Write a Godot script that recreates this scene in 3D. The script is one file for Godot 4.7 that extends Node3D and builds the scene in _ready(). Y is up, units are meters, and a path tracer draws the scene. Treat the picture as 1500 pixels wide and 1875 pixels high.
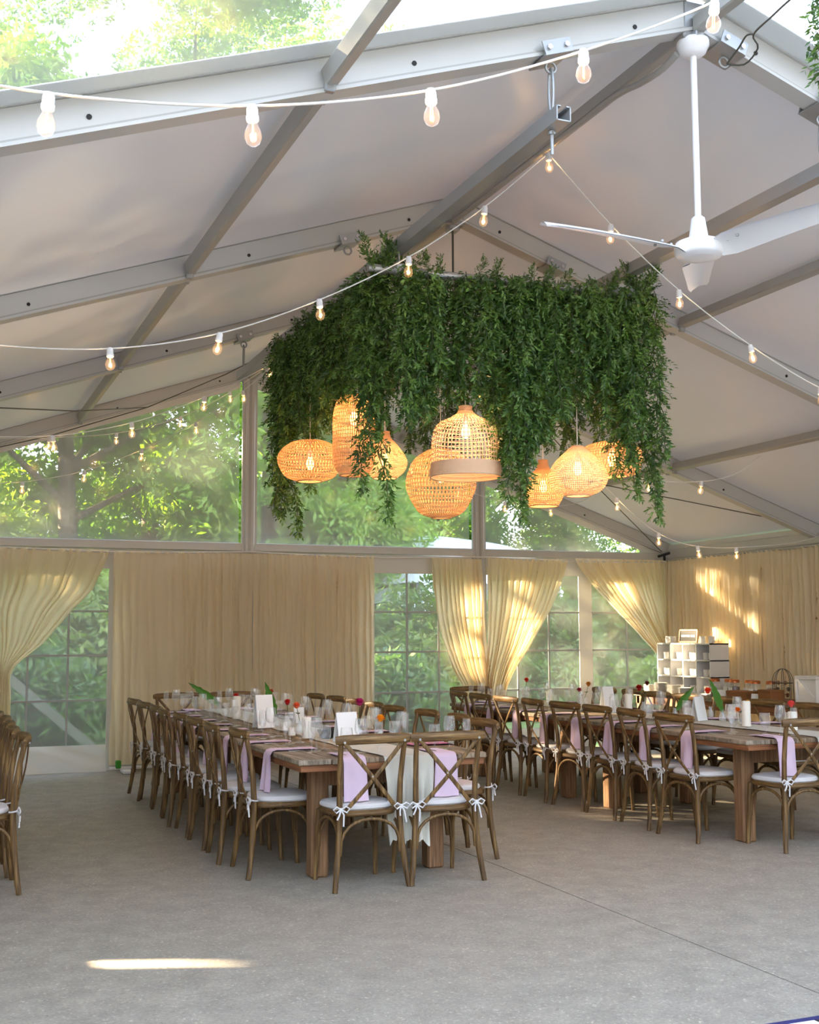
extends Node3D

# ---------------------------------------------------------------- mesh builder
class MB:
	var v := PackedVector3Array()
	var n := PackedVector3Array()
	var uv := PackedVector2Array()
	var col := PackedColorArray()
	var ix := PackedInt32Array()
	var tint := Color(1, 1, 1)
	func vert(p: Vector3, nn: Vector3, t := Vector2.ZERO) -> int:
		v.append(p); n.append(nn); uv.append(t); col.append(tint)
		return v.size() - 1
	func tri(a: int, b: int, c: int) -> void:
		var g := (v[b] - v[a]).cross(v[c] - v[a])
		if g.dot(n[a] + n[b] + n[c]) > 0.0:
			ix.append(a); ix.append(c); ix.append(b)
		else:
			ix.append(a); ix.append(b); ix.append(c)
	func quad(a: Vector3, b: Vector3, c: Vector3, d: Vector3, nn: Vector3) -> void:
		var i := vert(a, nn, Vector2(0, 0)); vert(b, nn, Vector2(1, 0)); vert(c, nn, Vector2(1, 1)); vert(d, nn, Vector2(0, 1))
		tri(i, i + 1, i + 2); tri(i, i + 2, i + 3)
	# chamfered box
	func box(c: Vector3, s: Vector3, b := Basis.IDENTITY, bev := 0.0) -> void:
		var h := s * 0.5
		if bev <= 0.0:
			for ax in 3:
				for sg in [-1.0, 1.0]:
					var nn := Vector3.ZERO; nn[ax] = sg
					var u := (ax + 1) % 3; var w := (ax + 2) % 3
					var q := []
					for k in [[-1, -1], [1, -1], [1, 1], [-1, 1]]:
						var p := Vector3.ZERO; p[ax] = sg * h[ax]; p[u] = k[0] * h[u]; p[w] = k[1] * h[w]
						q.append(c + b * p)
					quad(q[0], q[1], q[2], q[3], b * nn)
			return
		var r := minf(bev, minf(h.x, minf(h.y, h.z)) * 0.9)
		for ax in 3:
			var u := (ax + 1) % 3; var w := (ax + 2) % 3
			for sg in [-1.0, 1.0]:
				var nn := Vector3.ZERO; nn[ax] = sg
				var q := []
				for k in [[-1, -1], [1, -1], [1, 1], [-1, 1]]:
					var p := Vector3.ZERO; p[ax] = sg * h[ax]; p[u] = k[0] * (h[u] - r); p[w] = k[1] * (h[w] - r)
					q.append(c + b * p)
				quad(q[0], q[1], q[2], q[3], b * nn)
			for s1 in [-1.0, 1.0]:
				for s2 in [-1.0, 1.0]:
					var nn := Vector3.ZERO; nn[u] = s1; nn[w] = s2
					var q := []
					for k in [-1.0, 1.0]:
						var p := Vector3.ZERO; p[ax] = k * (h[ax] - r); p[u] = s1 * h[u]; p[w] = s2 * (h[w] - r)
						var p2 := Vector3.ZERO; p2[ax] = k * (h[ax] - r); p2[u] = s1 * (h[u] - r); p2[w] = s2 * h[w]
						q.append(c + b * p); q.append(c + b * p2)
					quad(q[0], q[1], q[3], q[2], b * nn.normalized())
		for sx in [-1.0, 1.0]:
			for sy in [-1.0, 1.0]:
				for sz in [-1.0, 1.0]:
					var nn := b * Vector3(sx, sy, sz).normalized()
					var i := vert(c + b * Vector3(sx * h.x, sy * (h.y - r), sz * (h.z - r)), nn)
					vert(c + b * Vector3(sx * (h.x - r), sy * h.y, sz * (h.z - r)), nn)
					vert(c + b * Vector3(sx * (h.x - r), sy * (h.y - r), sz * h.z), nn)
					tri(i, i + 1, i + 2)
	# a beam between two points, w across, h along `up`
	func beam(a: Vector3, b: Vector3, w: float, h: float, up := Vector3.UP, bev := 0.0) -> void:
		var z := (b - a).normalized()
		var x := up.cross(z).normalized()
		var y := z.cross(x).normalized()
		box((a + b) * 0.5, Vector3(w, h, a.distance_to(b)), Basis(x, y, z), bev)
	# smooth tube along points; sx, sy stretch the section (x is across `up`)
	func tube(pts: Array, rad, sides := 8, caps := true, up := Vector3.ZERO, sx := 1.0, sy := 1.0) -> void:
		var m := pts.size()
		var ref: Vector3 = up
		var t0: Vector3 = (pts[1] - pts[0]).normalized()
		if ref == Vector3.ZERO:
			ref = Vector3.RIGHT if absf(t0.x) < 0.8 else Vector3.UP
		var first := v.size()
		for i in m:
			var t: Vector3 = (pts[mini(i + 1, m - 1)] - pts[maxi(i - 1, 0)]).normalized()
			var xx := ref.cross(t).normalized()
			var yy := t.cross(xx).normalized()
			if up == Vector3.ZERO:
				ref = yy
			var r: float = rad[i] if rad is Array else rad
			for k in sides:
				var a := TAU * k / sides
				var o := xx * cos(a) * r * sx + yy * sin(a) * r * sy
				var nn := (xx * cos(a) / sx + yy * sin(a) / sy).normalized()
				vert(pts[i] + o, nn, Vector2(float(k) / sides, float(i) / m))
		for i in m - 1:
			for k in sides:
				var a := first + i * sides + k
				var b := first + i * sides + (k + 1) % sides
				tri(a, b, b + sides); tri(a, b + sides, a + sides)
		if caps:
			for e in [0, m - 1]:
				var t: Vector3 = (pts[1] - pts[0]).normalized() * -1.0 if e == 0 else (pts[m - 1] - pts[m - 2]).normalized()
				var c := vert(pts[e], t)
				for k in sides:
					vert(v[first + e * sides + k], t)
				for k in sides:
					tri(c, c + 1 + k, c + 1 + (k + 1) % sides)
	# lathe of (r, y) pairs around the y axis at c
	func lathe(pr: Array, segs := 16, c := Vector3.ZERO, b := Basis.IDENTITY) -> void:
		for i in pr.size() - 1:
			var p0: Vector2 = pr[i]; var p1: Vector2 = pr[i + 1]
			var d := p1 - p0
			if d.length() < 1e-6: continue
			var nf := Vector2(d.y, -d.x).normalized()
			var n0 := nf; var n1 := nf
			if i > 0:
				var e: Vector2 = p0 - pr[i - 1]
				var q := Vector2(e.y, -e.x).normalized()
				if q.dot(nf) > 0.5: n0 = (q + nf).normalized()
			if i < pr.size() - 2:
				var e: Vector2 = pr[i + 2] - p1
				var q := Vector2(e.y, -e.x).normalized()
				if q.dot(nf) > 0.5: n1 = (q + nf).normalized()
			var f := v.size()
			for k in segs + 1:
				var a := TAU * k / segs
				var cs := Vector3(cos(a), 0, sin(a))
				vert(c + b * (cs * p0.x + Vector3.UP * p0.y), b * (cs * n0.x + Vector3.UP * n0.y), Vector2(float(k) / segs, 0))
				vert(c + b * (cs * p1.x + Vector3.UP * p1.y), b * (cs * n1.x + Vector3.UP * n1.y), Vector2(float(k) / segs, 1))
			for k in segs:
				var a := f + k * 2
				if p1.x > 1e-5: tri(a, a + 1, a + 3)
				if p0.x > 1e-5: tri(a, a + 3, a + 2)
	# smooth sheet from rows of points
	func sheet(rows: Array) -> void:
		var nr := rows.size(); var nc: int = rows[0].size()
		var f := v.size()
		for r in nr:
			for c in nc:
				var dx: Vector3 = rows[r][mini(c + 1, nc - 1)] - rows[r][maxi(c - 1, 0)]
				var dy: Vector3 = rows[mini(r + 1, nr - 1)][c] - rows[maxi(r - 1, 0)][c]
				vert(rows[r][c], dx.cross(dy).normalized(), Vector2(float(c) / (nc - 1), float(r) / (nr - 1)))
		for r in nr - 1:
			for c in nc - 1:
				var a := f + r * nc + c
				tri(a, a + 1, a + nc + 1); tri(a, a + nc + 1, a + nc)
	# blob: sphere with radii
	func ball(c: Vector3, r: Vector3, segs := 10, rings := 6) -> void:
		var f := v.size()
		for i in rings + 1:
			var th := PI * i / rings
			for k in segs + 1:
				var a := TAU * k / segs
				var d := Vector3(sin(th) * cos(a), cos(th), sin(th) * sin(a))
				vert(c + d * r, (d / r).normalized(), Vector2(float(k) / segs, float(i) / rings))
		for i in rings:
			for k in segs:
				var a := f + i * (segs + 1) + k
				if i < rings - 1: tri(a, a + segs + 1, a + segs + 2)
				if i > 0: tri(a, a + segs + 2, a + 1)
	func mesh() -> ArrayMesh:
		var ar := []
		ar.resize(Mesh.ARRAY_MAX)
		ar[Mesh.ARRAY_VERTEX] = v; ar[Mesh.ARRAY_NORMAL] = n; ar[Mesh.ARRAY_TEX_UV] = uv; ar[Mesh.ARRAY_COLOR] = col; ar[Mesh.ARRAY_INDEX] = ix
		var m := ArrayMesh.new()
		m.add_surface_from_arrays(Mesh.PRIMITIVE_TRIANGLES, ar)
		return m

# ---------------------------------------------------------------- scene helpers
var M := {}
var MESH := {}
var taken := {}
var rng := RandomNumberGenerator.new()
const ORD := ["nearest", "second", "third", "fourth", "fifth", "sixth", "seventh", "eighth", "ninth", "tenth"]
const D := 13.99
const SP := 3.021
const W := 5.956
const EV := 2.568
const PK := 4.6
var SUN := Vector3(1.0, -0.50, 0.9).normalized()

func roofy(x: float) -> float: return PK - (PK - EV) * absf(x) / W

func numbered(called: String) -> String:
	var k: int = taken.get(called, 0)
	taken[called] = k + 1
	return called if k == 0 else "%s_%03d" % [called, k]

func thing(called: String, label: String, category: String, at := Vector3.ZERO, turn := 0.0, group := "", kind := "") -> Node3D:
	var o := Node3D.new()
	o.name = numbered(called)
	add_child(o)
	o.position = at; o.rotation.y = turn
	o.set_meta("label", label); o.set_meta("category", category)
	if group: o.set_meta("group", group)
	if kind: o.set_meta("kind", kind)
	return o

func part(called: String, mesh: Mesh, mat: Material, parent: Node3D, at := Vector3.ZERO, b := Basis.IDENTITY) -> MeshInstance3D:
	var o := MeshInstance3D.new()
	o.mesh = mesh
	o.material_override = mat
	o.name = called
	parent.add_child(o, true)
	o.transform = Transform3D(b, at)
	return o

func solo(called: String, mesh: Mesh, mat: Material, label: String, category: String, at := Vector3.ZERO, b := Basis.IDENTITY, group := "", kind := "") -> MeshInstance3D:
	var o := MeshInstance3D.new()
	o.mesh = mesh; o.material_override = mat
	o.name = numbered(called)
	add_child(o)
	o.transform = Transform3D(b, at)
	o.set_meta("label", label); o.set_meta("category", category)
	if group: o.set_meta("group", group)
	if kind: o.set_meta("kind", kind)
	return o

func copy(src: Node3D, label: String, at: Vector3, turn := 0.0) -> Node3D:
	var o: Node3D = src.duplicate()
	o.name = numbered(String(src.name).rstrip("0123456789").trim_suffix("_"))
	add_child(o)
	o.position = at; o.rotation = Vector3(0, turn, 0)
	o.set_meta("label", label)
	return o

func smooth(pts: Array, n: int) -> Array:
	var c := Curve3D.new()
	c.bake_interval = 0.02
	for i in pts.size():
		var a: Vector3 = pts[maxi(i - 1, 0)]; var b: Vector3 = pts[mini(i + 1, pts.size() - 1)]
		c.add_point(pts[i], -(b - a) / 6.0, (b - a) / 6.0)
	var o := []
	for k in n + 1: o.append(c.sample_baked(c.get_baked_length() * k / n, true))
	return o

func std(color: Color, rough := 0.7, metal := 0.0) -> StandardMaterial3D:
	var m := StandardMaterial3D.new()
	m.albedo_color = color; m.roughness = rough; m.metallic = metal
	m.cull_mode = BaseMaterial3D.CULL_DISABLED
	return m

func pane(color: Color, alpha: float, rough := 0.05) -> StandardMaterial3D:
	var m := std(color, rough)
	m.albedo_color.a = alpha
	m.transparency = BaseMaterial3D.TRANSPARENCY_ALPHA
	return m

func cloth(color: Color, through: Color, rough := 0.9) -> StandardMaterial3D:
	var m := std(color, rough)
	m.backlight_enabled = true; m.backlight = through
	return m

# streaked wood: grain runs along the picture's y (or x when turned)
func grain(dark: Color, light: Color, seed_: int, w: int, h: int, fx: float, fy: float, turned := false, spots := 0.0) -> ImageTexture:
	var a := FastNoiseLite.new(); a.seed = seed_; a.frequency = 1.0; a.fractal_octaves = 3
	var im := Image.create(h if turned else w, w if turned else h, false, Image.FORMAT_RGB8)
	for y in h:
		for x in w:
			# wrap by blending the noise with itself
			var ty := float(y) / h; var tx := float(x) / w
			var s := a.get_noise_3d(cos(TAU * tx) * fx, sin(TAU * tx) * fx, ty * fy) * (1.0 - ty) + a.get_noise_3d(cos(TAU * tx) * fx, sin(TAU * tx) * fx, (ty - 1.0) * fy) * ty
			var q := a.get_noise_3d(cos(TAU * tx) * fx * 5.0, sin(TAU * tx) * fx * 5.0, ty * fy * 2.0 + 31.0)
			var t := clampf(0.5 + s * 0.9 + q * 0.45, 0.0, 1.0)
			var c := dark.lerp(light, t)
			if spots > 0.0 and q * 0.6 + s > 0.55: c = c.lerp(Color(0.75, 0.72, 0.66), spots)
			if turned: im.set_pixel(y, x, c)
			else: im.set_pixel(x, y, c)
	im.generate_mipmaps()
	return ImageTexture.create_from_image(im)

func wood(tex: Texture2D, scale: Vector3, rough := 0.6) -> StandardMaterial3D:
	var m := std(Color.WHITE, rough)
	m.albedo_texture = tex
	m.uv1_triplanar = true
	m.uv1_scale = scale
	return m

func _ready() -> void:
	rng.seed = 7
	setup_view()
	make_materials()
	make_outside()
	make_shell()
	make_frame()
	make_curtains()
	make_tables()
	make_coffee_bar()
	make_greenery()
	make_corner_sprig()
	make_pendants()
	make_fan()
	make_strings()
	make_floor_extras()

# ---------------------------------------------------------------- camera, sky, sun, exposure
func setup_view() -> void:
	var cam := Camera3D.new()
	add_child(cam)
	cam.fov = 46.33
	cam.near = 0.05; cam.far = 400.0
	var pt := 0.1014; var yw := 0.3861
	cam.position = Vector3(-3.5889, 1.5152, 0)
	cam.look_at(cam.position + Vector3(sin(yw) * cos(pt), sin(pt), -cos(yw) * cos(pt)))
	cam.rotate_object_local(Vector3.BACK, -0.0045)
	cam.current = true
	var env := Environment.new()
	var sky := Sky.new()
	var sm := ProceduralSkyMaterial.new()
	sm.sky_top_color = Color(0.74, 0.82, 0.94)
	sm.sky_horizon_color = Color(0.93, 0.95, 0.95)
	sm.sky_curve = 0.2
	sm.ground_bottom_color = Color(0.2, 0.24, 0.14)
	sm.ground_horizon_color = Color(0.45, 0.5, 0.36)
	sm.sky_energy_multiplier = 1.0
	sky.sky_material = sm
	env.background_mode = Environment.BG_SKY
	env.sky = sky
	env.background_energy_multiplier = 7.5
	env.tonemap_mode = Environment.TONE_MAPPER_LINEAR
	env.tonemap_exposure = 1.0
	env.sdfgi_enabled = true; env.ssao_enabled = true; env.ssil_enabled = true
	var we := WorldEnvironment.new()
	we.environment = env
	add_child(we)
	var sun := DirectionalLight3D.new()
	sun.name = "sun"
	add_child(sun)
	sun.look_at_from_position(Vector3.ZERO, SUN)
	sun.light_color = Color(1.0, 0.9, 0.74)
	sun.light_energy = 27.0
	sun.light_angular_distance = 0.6
	sun.shadow_enabled = true
	sun.sky_mode = DirectionalLight3D.SKY_MODE_LIGHT_ONLY

func make_materials() -> void:
	var g1 := grain(Color(0.23, 0.15, 0.06), Color(0.60, 0.46, 0.25), 3, 128, 256, 1.6, 1.4, false, 0.35)
	M.chair = wood(g1, Vector3(5, 1.6, 5), 0.5)
	var g1r := grain(Color(0.23, 0.15, 0.06), Color(0.60, 0.46, 0.25), 3, 128, 256, 1.6, 1.4, true, 0.35)
	M.chair_rail = wood(g1r, Vector3(1.6, 5, 5), 0.5)
	var g2 := grain(Color(0.40, 0.36, 0.31), Color(0.74, 0.70, 0.64), 11, 128, 512, 1.8, 2.5)
	M.plank = []
	for k in 3:
		var w := wood(g2, Vector3(3.1, 3.1, 0.7), 0.75)
		w.uv1_offset = Vector3(0.37 * k, 0.2 * k, 0.61 * k)
		w.albedo_color = [Color(1, 0.97, 0.93), Color(0.88, 0.84, 0.79), Color(0.97, 0.9, 0.82)][k]
		M.plank.append(w)
	var g3 := grain(Color(0.44, 0.32, 0.22), Color(0.68, 0.54, 0.40), 21, 128, 256, 2.0, 2.0)
	M.table_leg = wood(g3, Vector3(3, 0.9, 3), 0.7)
	M.table_leg.albedo_color = Color(0.95, 0.92, 0.88)
	var g4 := grain(Color(0.42, 0.25, 0.14), Color(0.66, 0.44, 0.28), 22, 128, 256, 2.0, 2.0, true)
	M.apron = wood(g4, Vector3(0.9, 3, 0.9), 0.7)
	M.cushion = cloth(Color(0.86, 0.85, 0.85), Color(0.1, 0.1, 0.1))
	M.napkin = cloth(Color(0.91, 0.81, 0.89), Color(0.25, 0.2, 0.25))
	M.napkin_pink = cloth(Color(0.80, 0.50, 0.62), Color(0.25, 0.15, 0.2))
	M.gauze = cloth(Color(0.86, 0.85, 0.80), Color(0.5, 0.5, 0.47))
	M.drape = cloth(Color(0.95, 0.90, 0.80), Color(0.97, 0.90, 0.74))
	M.drape.rim_enabled = true; M.drape.rim = 0.15
	M.ceiling = cloth(Color(0.89, 0.885, 0.89), Color(0.14, 0.14, 0.142), 0.40)
	M.vinyl_white = cloth(Color(0.88, 0.87, 0.85), Color(0.48, 0.48, 0.46), 0.5)
	M.clear = pane(Color(0.9, 0.94, 0.93), 0.33, 0.16)
	M.clear_roof = pane(Color(0.93, 0.96, 0.97), 0.42, 0.2)
	M.mullion = cloth(Color(0.7, 0.7, 0.7), Color(0.3, 0.3, 0.3))
	M.alu = std(Color(0.76, 0.76, 0.75), 0.4, 0.12)
	M.alu_dark = std(Color(0.66, 0.655, 0.64), 0.42, 0.2)
	M.galv = std(Color(0.66, 0.67, 0.68), 0.38, 0.6)
	M.chrome = std(Color(0.8, 0.8, 0.82), 0.2, 1.0)
	M.black = std(Color(0.03, 0.03, 0.03), 0.5)
	M.rubber = std(Color(0.06, 0.06, 0.06), 0.8)
	M.white = std(Color(0.9, 0.9, 0.9), 0.4)
	M.white_plastic = std(Color(0.93, 0.93, 0.94), 0.3)
	M.cord_white = std(Color(0.88, 0.88, 0.87), 0.55)
	M.rope = std(Color(0.86, 0.84, 0.8), 0.8)
	M.cable = std(Color(0.36, 0.36, 0.34), 0.45, 0.6)
	M.rattan = cloth(Color(0.83, 0.65, 0.47), Color(0.5, 0.39, 0.26), 0.6)
	M.rattan_light = cloth(Color(0.87, 0.73, 0.59), Color(0.45, 0.36, 0.26), 0.65)
	M.glass = pane(Color(0.95, 0.97, 0.97), 0.045, 0.02)
	M.glass_thick = pane(Color(0.93, 0.96, 0.96), 0.16, 0.03)
	M.wax = std(Color(0.93, 0.91, 0.86), 0.6)
	M.card = cloth(Color(0.93, 0.93, 0.92), Color(0.15, 0.15, 0.15))
	M.steel = std(Color(0.75, 0.74, 0.72), 0.22, 1.0)
	M.china = std(Color(0.94, 0.93, 0.91), 0.25)
	M.leafy = std(Color.WHITE, 0.42)
	M.leafy.vertex_color_use_as_albedo = true
	M.leafy.backlight_enabled = true; M.leafy.backlight = Color(0.5, 0.6, 0.2)
	M.tree_leaf = std(Color.WHITE, 0.6)
	M.tree_leaf.vertex_color_use_as_albedo = true
	M.tree_leaf.backlight_enabled = true; M.tree_leaf.backlight = Color(0.85, 0.95, 0.35)
	M.fern = cloth(Color(0.22, 0.42, 0.12), Color(0.3, 0.45, 0.12), 0.45)
	M.stem = std(Color(0.20, 0.33, 0.10), 0.6)
	M.bark = wood(grain(Color(0.20, 0.16, 0.12), Color(0.42, 0.36, 0.29), 33, 128, 128, 3.0, 2.0), Vector3(1, 0.3, 1), 0.9)
	M.bulb_glass = pane(Color(1.0, 0.95, 0.88), 0.02, 0.02)
	M.filament = std(Color(1, 0.75, 0.45), 0.5)
	M.filament.emission_enabled = true; M.filament.emission = Color(1.0, 0.62, 0.28); M.filament.emission_energy_multiplier = 9.0
	M.bulb_lit = std(Color(1, 0.9, 0.75), 0.3)
	M.bulb_lit.emission_enabled = true; M.bulb_lit.emission = Color(1.0, 0.70, 0.38); M.bulb_lit.emission_energy_multiplier = 9.0
	M.trailer = std(Color(0.86, 0.88, 0.9), 0.3, 0.2)
	M.dark_glass = std(Color(0.06, 0.08, 0.09), 0.1)
	M.slate = std(Color(0.05, 0.05, 0.055), 0.7)
	M.frame_wood = wood(g3, Vector3(3, 3, 3), 0.6)
	M.kraft = std(Color(0.55, 0.36, 0.2), 0.8)
	M.copper = std(Color(0.72, 0.42, 0.25), 0.3, 0.7)
	M.coffee = std(Color(0.30, 0.16, 0.07), 0.7)
	M.navy = std(Color(0.16, 0.19, 0.42), 0.4)
	M.tile_white = std(Color(0.92, 0.93, 0.96), 0.25)
	M.tile_black = std(Color(0.13, 0.12, 0.11), 0.3)
	M.strap = std(Color(0.62, 0.63, 0.6), 0.7)
	# speckled grey floor
	var fn := FastNoiseLite.new(); fn.seed = 5; fn.frequency = 0.012; fn.fractal_octaves = 4
	var fw := FastNoiseLite.new(); fw.seed = 9; fw.noise_type = FastNoiseLite.TYPE_VALUE; fw.frequency = 0.28
	var sz := 1024
	var im := Image.create(sz, sz, false, Image.FORMAT_RGB8)
	var bp := Image.create(sz, sz, false, Image.FORMAT_RGB8)
	for y in sz:
		for x in sz:
			var t1 := float(x) / sz
			var big := fn.get_noise_2d(x, y) * (1.0 - t1) + fn.get_noise_2d(x - sz, y) * t1
			var fine := fw.get_noise_2d(x, y)
			var r := rng.randf()
			var g := 0.60 + big * 0.06 + fine * 0.06 + (r - 0.5) * 0.06
			if fine > 0.5 and r > 0.3: g += 0.17
			elif fine < -0.6: g -= 0.08
			im.set_pixel(x, y, Color(g * 1.0, g * 0.955, g * 0.875))
			var hh := clampf(0.5 + fine * 0.4, 0, 1)
			bp.set_pixel(x, y, Color(hh, hh, hh))
	im.generate_mipmaps(); bp.generate_mipmaps()
	M.floor = std(Color.WHITE, 0.62)
	M.floor.albedo_texture = ImageTexture.create_from_image(im)
	M.floor.heightmap_enabled = true; M.floor.heightmap_scale = 0.35
	M.floor.heightmap_texture = ImageTexture.create_from_image(bp)
	M.floor.uv1_triplanar = true; M.floor.uv1_world_triplanar = true; M.floor.uv1_scale = Vector3(0.34, 0.34, 0.34)
	# lawn
	var gn := FastNoiseLite.new(); gn.seed = 15; gn.frequency = 0.05
	var gi := Image.create(256, 256, false, Image.FORMAT_RGB8)
	for y in 256:
		for x in 256:
			var t := clampf(0.5 + gn.get_noise_2d(x, y) * 0.8 + (rng.randf() - 0.5) * 0.5, 0, 1)
			gi.set_pixel(x, y, Color(0.22, 0.32, 0.10).lerp(Color(0.44, 0.52, 0.20), t))
	gi.generate_mipmaps()
	M.lawn = std(Color.WHITE, 0.9)
	M.lawn.albedo_texture = ImageTexture.create_from_image(gi)
	M.lawn.uv1_triplanar = true; M.lawn.uv1_world_triplanar = true; M.lawn.uv1_scale = Vector3(0.2, 0.2, 0.2)

# ---------------------------------------------------------------- outside
func leaf_spray(seed_: int) -> ArrayMesh:
	var r := RandomNumberGenerator.new(); r.seed = seed_
	var m := MB.new()
	for k in 7:
		var p := Vector3(r.randf_range(-0.2, 0.2), r.randf_range(-0.16, 0.16), r.randf_range(-0.2, 0.2))
		var d := Vector3(r.randf_range(-1, 1), r.randf_range(-0.7, 0.4), r.randf_range(-1, 1)).normalized() * r.randf_range(0.11, 0.17)
		var s := d.cross(Vector3(r.randf_range(-1, 1), 1, r.randf_range(-1, 1))).normalized() * r.randf_range(0.04, 0.065)
		var nn := d.cross(s).normalized()
		var i := m.vert(p - d, nn); m.vert(p + s, nn); m.vert(p + d, nn); m.vert(p - s, nn)
		m.tri(i, i + 1, i + 2); m.tri(i, i + 2, i + 3)
	return m.mesh()

func in_sun_gap(p: Vector3) -> bool:
	# leaves left out so low sun reaches rear window, gable and left wall slit
	var w := p + SUN * ((-W - p.x) / SUN.x)
	if p.x < -W and Vector2((w.y - 1.74) / 0.24, (w.z + 8.86) / 0.4).length() < 1.0: return true
	if p.z > -D: return false
	var q := p + SUN * ((-D - p.z) / SUN.z)
	var e1 := Vector2((q.x - 3.9) / 1.6, (q.y - 1.6) / 1.15)
	var e2 := Vector2((q.x - 1.9) / 1.1, (q.y - 2.72) / 0.16)
	var e3 := Vector2((q.x + 0.55) / 0.45, (q.y - 3.6) / 0.5)
	return e1.length() < 1.0 or e2.length() < 1.0 or e3.length() < 1.0

func tree(label: String, at: Vector3, h: float, crown_r: float, crown_base: float, count: int, tone: int, seed_: int) -> void:
	var r := RandomNumberGenerator.new(); r.seed = seed_
	var t := thing("tree", label, "tree", at, 0.0, "trees around the tent")
	var m := MB.new()
	var pts := []; var rad := []
	var lean := Vector3(r.randf_range(-0.05, 0.05), 0, r.randf_range(-0.05, 0.05))
	for k in 7:
		var f := k / 6.0
		pts.append(Vector3(0, f * h * 0.85, 0) + lean * f * h + Vector3(sin(f * 5.0 + seed_) * 0.1, 0, cos(f * 4.0 + seed_) * 0.1))
		rad.append(lerpf(0.028 * h * 0.75, 0.02, f))
	m.tube(pts, rad, 8)
	for k in 7:
		var f := r.randf_range(0.3, 0.75)
		var a := r.randf_range(0, TAU)
		var s: Vector3 = Vector3(0, f * h * 0.85, 0) + lean * f * h
		var e := s + Vector3(cos(a), r.randf_range(0.3, 0.7), sin(a)) * crown_r * r.randf_range(0.5, 0.8)
		m.tube([s, s.lerp(e, 0.5) + Vector3(0, 0.1, 0), e], [0.02 * h * 0.35, 0.012 * h * 0.35, 0.02], 6)
	part("trunk", m.mesh(), M.bark, t)
	# crown: clumps of leaf sprays
	var clumps := []
	for k in 26:
		var yy := r.randf_range(crown_base, h)
		var f := (yy - crown_base) / (h - crown_base)
		var rr := crown_r * sqrt(maxf(0.05, 1.0 - pow(f * 1.6 - 0.6, 2.0))) * sqrt(r.randf_range(0.1, 1.0))
		var a := r.randf_range(0, TAU)
		clumps.append([Vector3(cos(a) * rr, yy, sin(a) * rr) + lean * yy, crown_r * r.randf_range(0.22, 0.42)])
	var xs := []; var cs := []
	var c1: Color = [Color(0.15, 0.31, 0.05), Color(0.08, 0.20, 0.045), Color(0.26, 0.40, 0.075)][tone]
	var c2: Color = [Color(0.40, 0.54, 0.10), Color(0.21, 0.36, 0.075), Color(0.55, 0.64, 0.15)][tone]
	for k in count:
		var cl: Array = clumps[r.randi() % clumps.size()]
		var d: Vector3 = Vector3(r.randfn(), r.randfn() * 0.7, r.randfn()).normalized() * pow(r.randf(), 0.45) * cl[1]
		var p: Vector3 = cl[0] + d
		if in_sun_gap(p + at): continue
		var sc := r.randf_range(0.5, 1.05)
		xs.append(Transform3D(Basis.from_euler(Vector3(r.randf_range(-0.6, 0.6), r.randf_range(0, TAU), r.randf_range(-0.6, 0.6))).scaled(Vector3.ONE * sc), p))
		cs.append(c1.lerp(c2, r.randf()))
	foliage(t, xs, cs)

func foliage(t: Node3D, xs: Array, cs: Array) -> void:
	if not MESH.has("spray"): MESH.spray = leaf_spray(4)
	var mm := MultiMesh.new()
	mm.transform_format = MultiMesh.TRANSFORM_3D
	mm.use_colors = true
	mm.mesh = MESH.spray
	mm.instance_count = xs.size()
	for k in xs.size():
		mm.set_instance_transform(k, xs[k]); mm.set_instance_color(k, cs[k])
	var mi := MultiMeshInstance3D.new()
	mi.multimesh = mm
	mi.material_override = M.tree_leaf
	mi.name = "foliage"
	mi.set_meta("kind", "stuff")
	t.add_child(mi)

func shrub(label: String, at: Vector3, r_: float, h: float, count: int, tone: int, seed_: int) -> void:
	var r := RandomNumberGenerator.new(); r.seed = seed_
	var t := thing("shrub", label, "shrub", at, 0.0, "shrubs behind the tent")
	var m := MB.new()
	for k in 6:
		var a := r.randf_range(0, TAU)
		m.tube([Vector3.ZERO, Vector3(cos(a) * r_ * 0.3, h * 0.45, sin(a) * r_ * 0.3), Vector3(cos(a) * r_ * 0.55, h * 0.8, sin(a) * r_ * 0.55)], [0.03, 0.02, 0.008], 5)
	part("stem", m.mesh(), M.bark, t)
	var xs := []; var cs := []
	for k in count:
		var d := Vector3(r.randfn(), absf(r.randfn()), r.randfn()).normalized() * pow(r.randf(), 0.4)
		var p := Vector3(d.x * r_, 0.08 + d.y * h * 0.9 + r.randf() * 0.1 * h, d.z * r_)
		if in_sun_gap(p + at): continue
		xs.append(Transform3D(Basis.from_euler(Vector3(r.randf_range(-0.6, 0.6), r.randf_range(0, TAU), r.randf_range(-0.6, 0.6))).scaled(Vector3.ONE * r.randf_range(0.4, 0.8) * (1.0 if r_ < 2.5 else 1.3)), p))
		var c := Color(0.05, 0.13, 0.035).lerp(Color(0.16, 0.27, 0.06), r.randf())
		if tone == 1: c = Color(0.12, 0.2, 0.04).lerp(Color(0.3, 0.38, 0.1), r.randf())
		cs.append(c)
	foliage(t, xs, cs)

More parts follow.
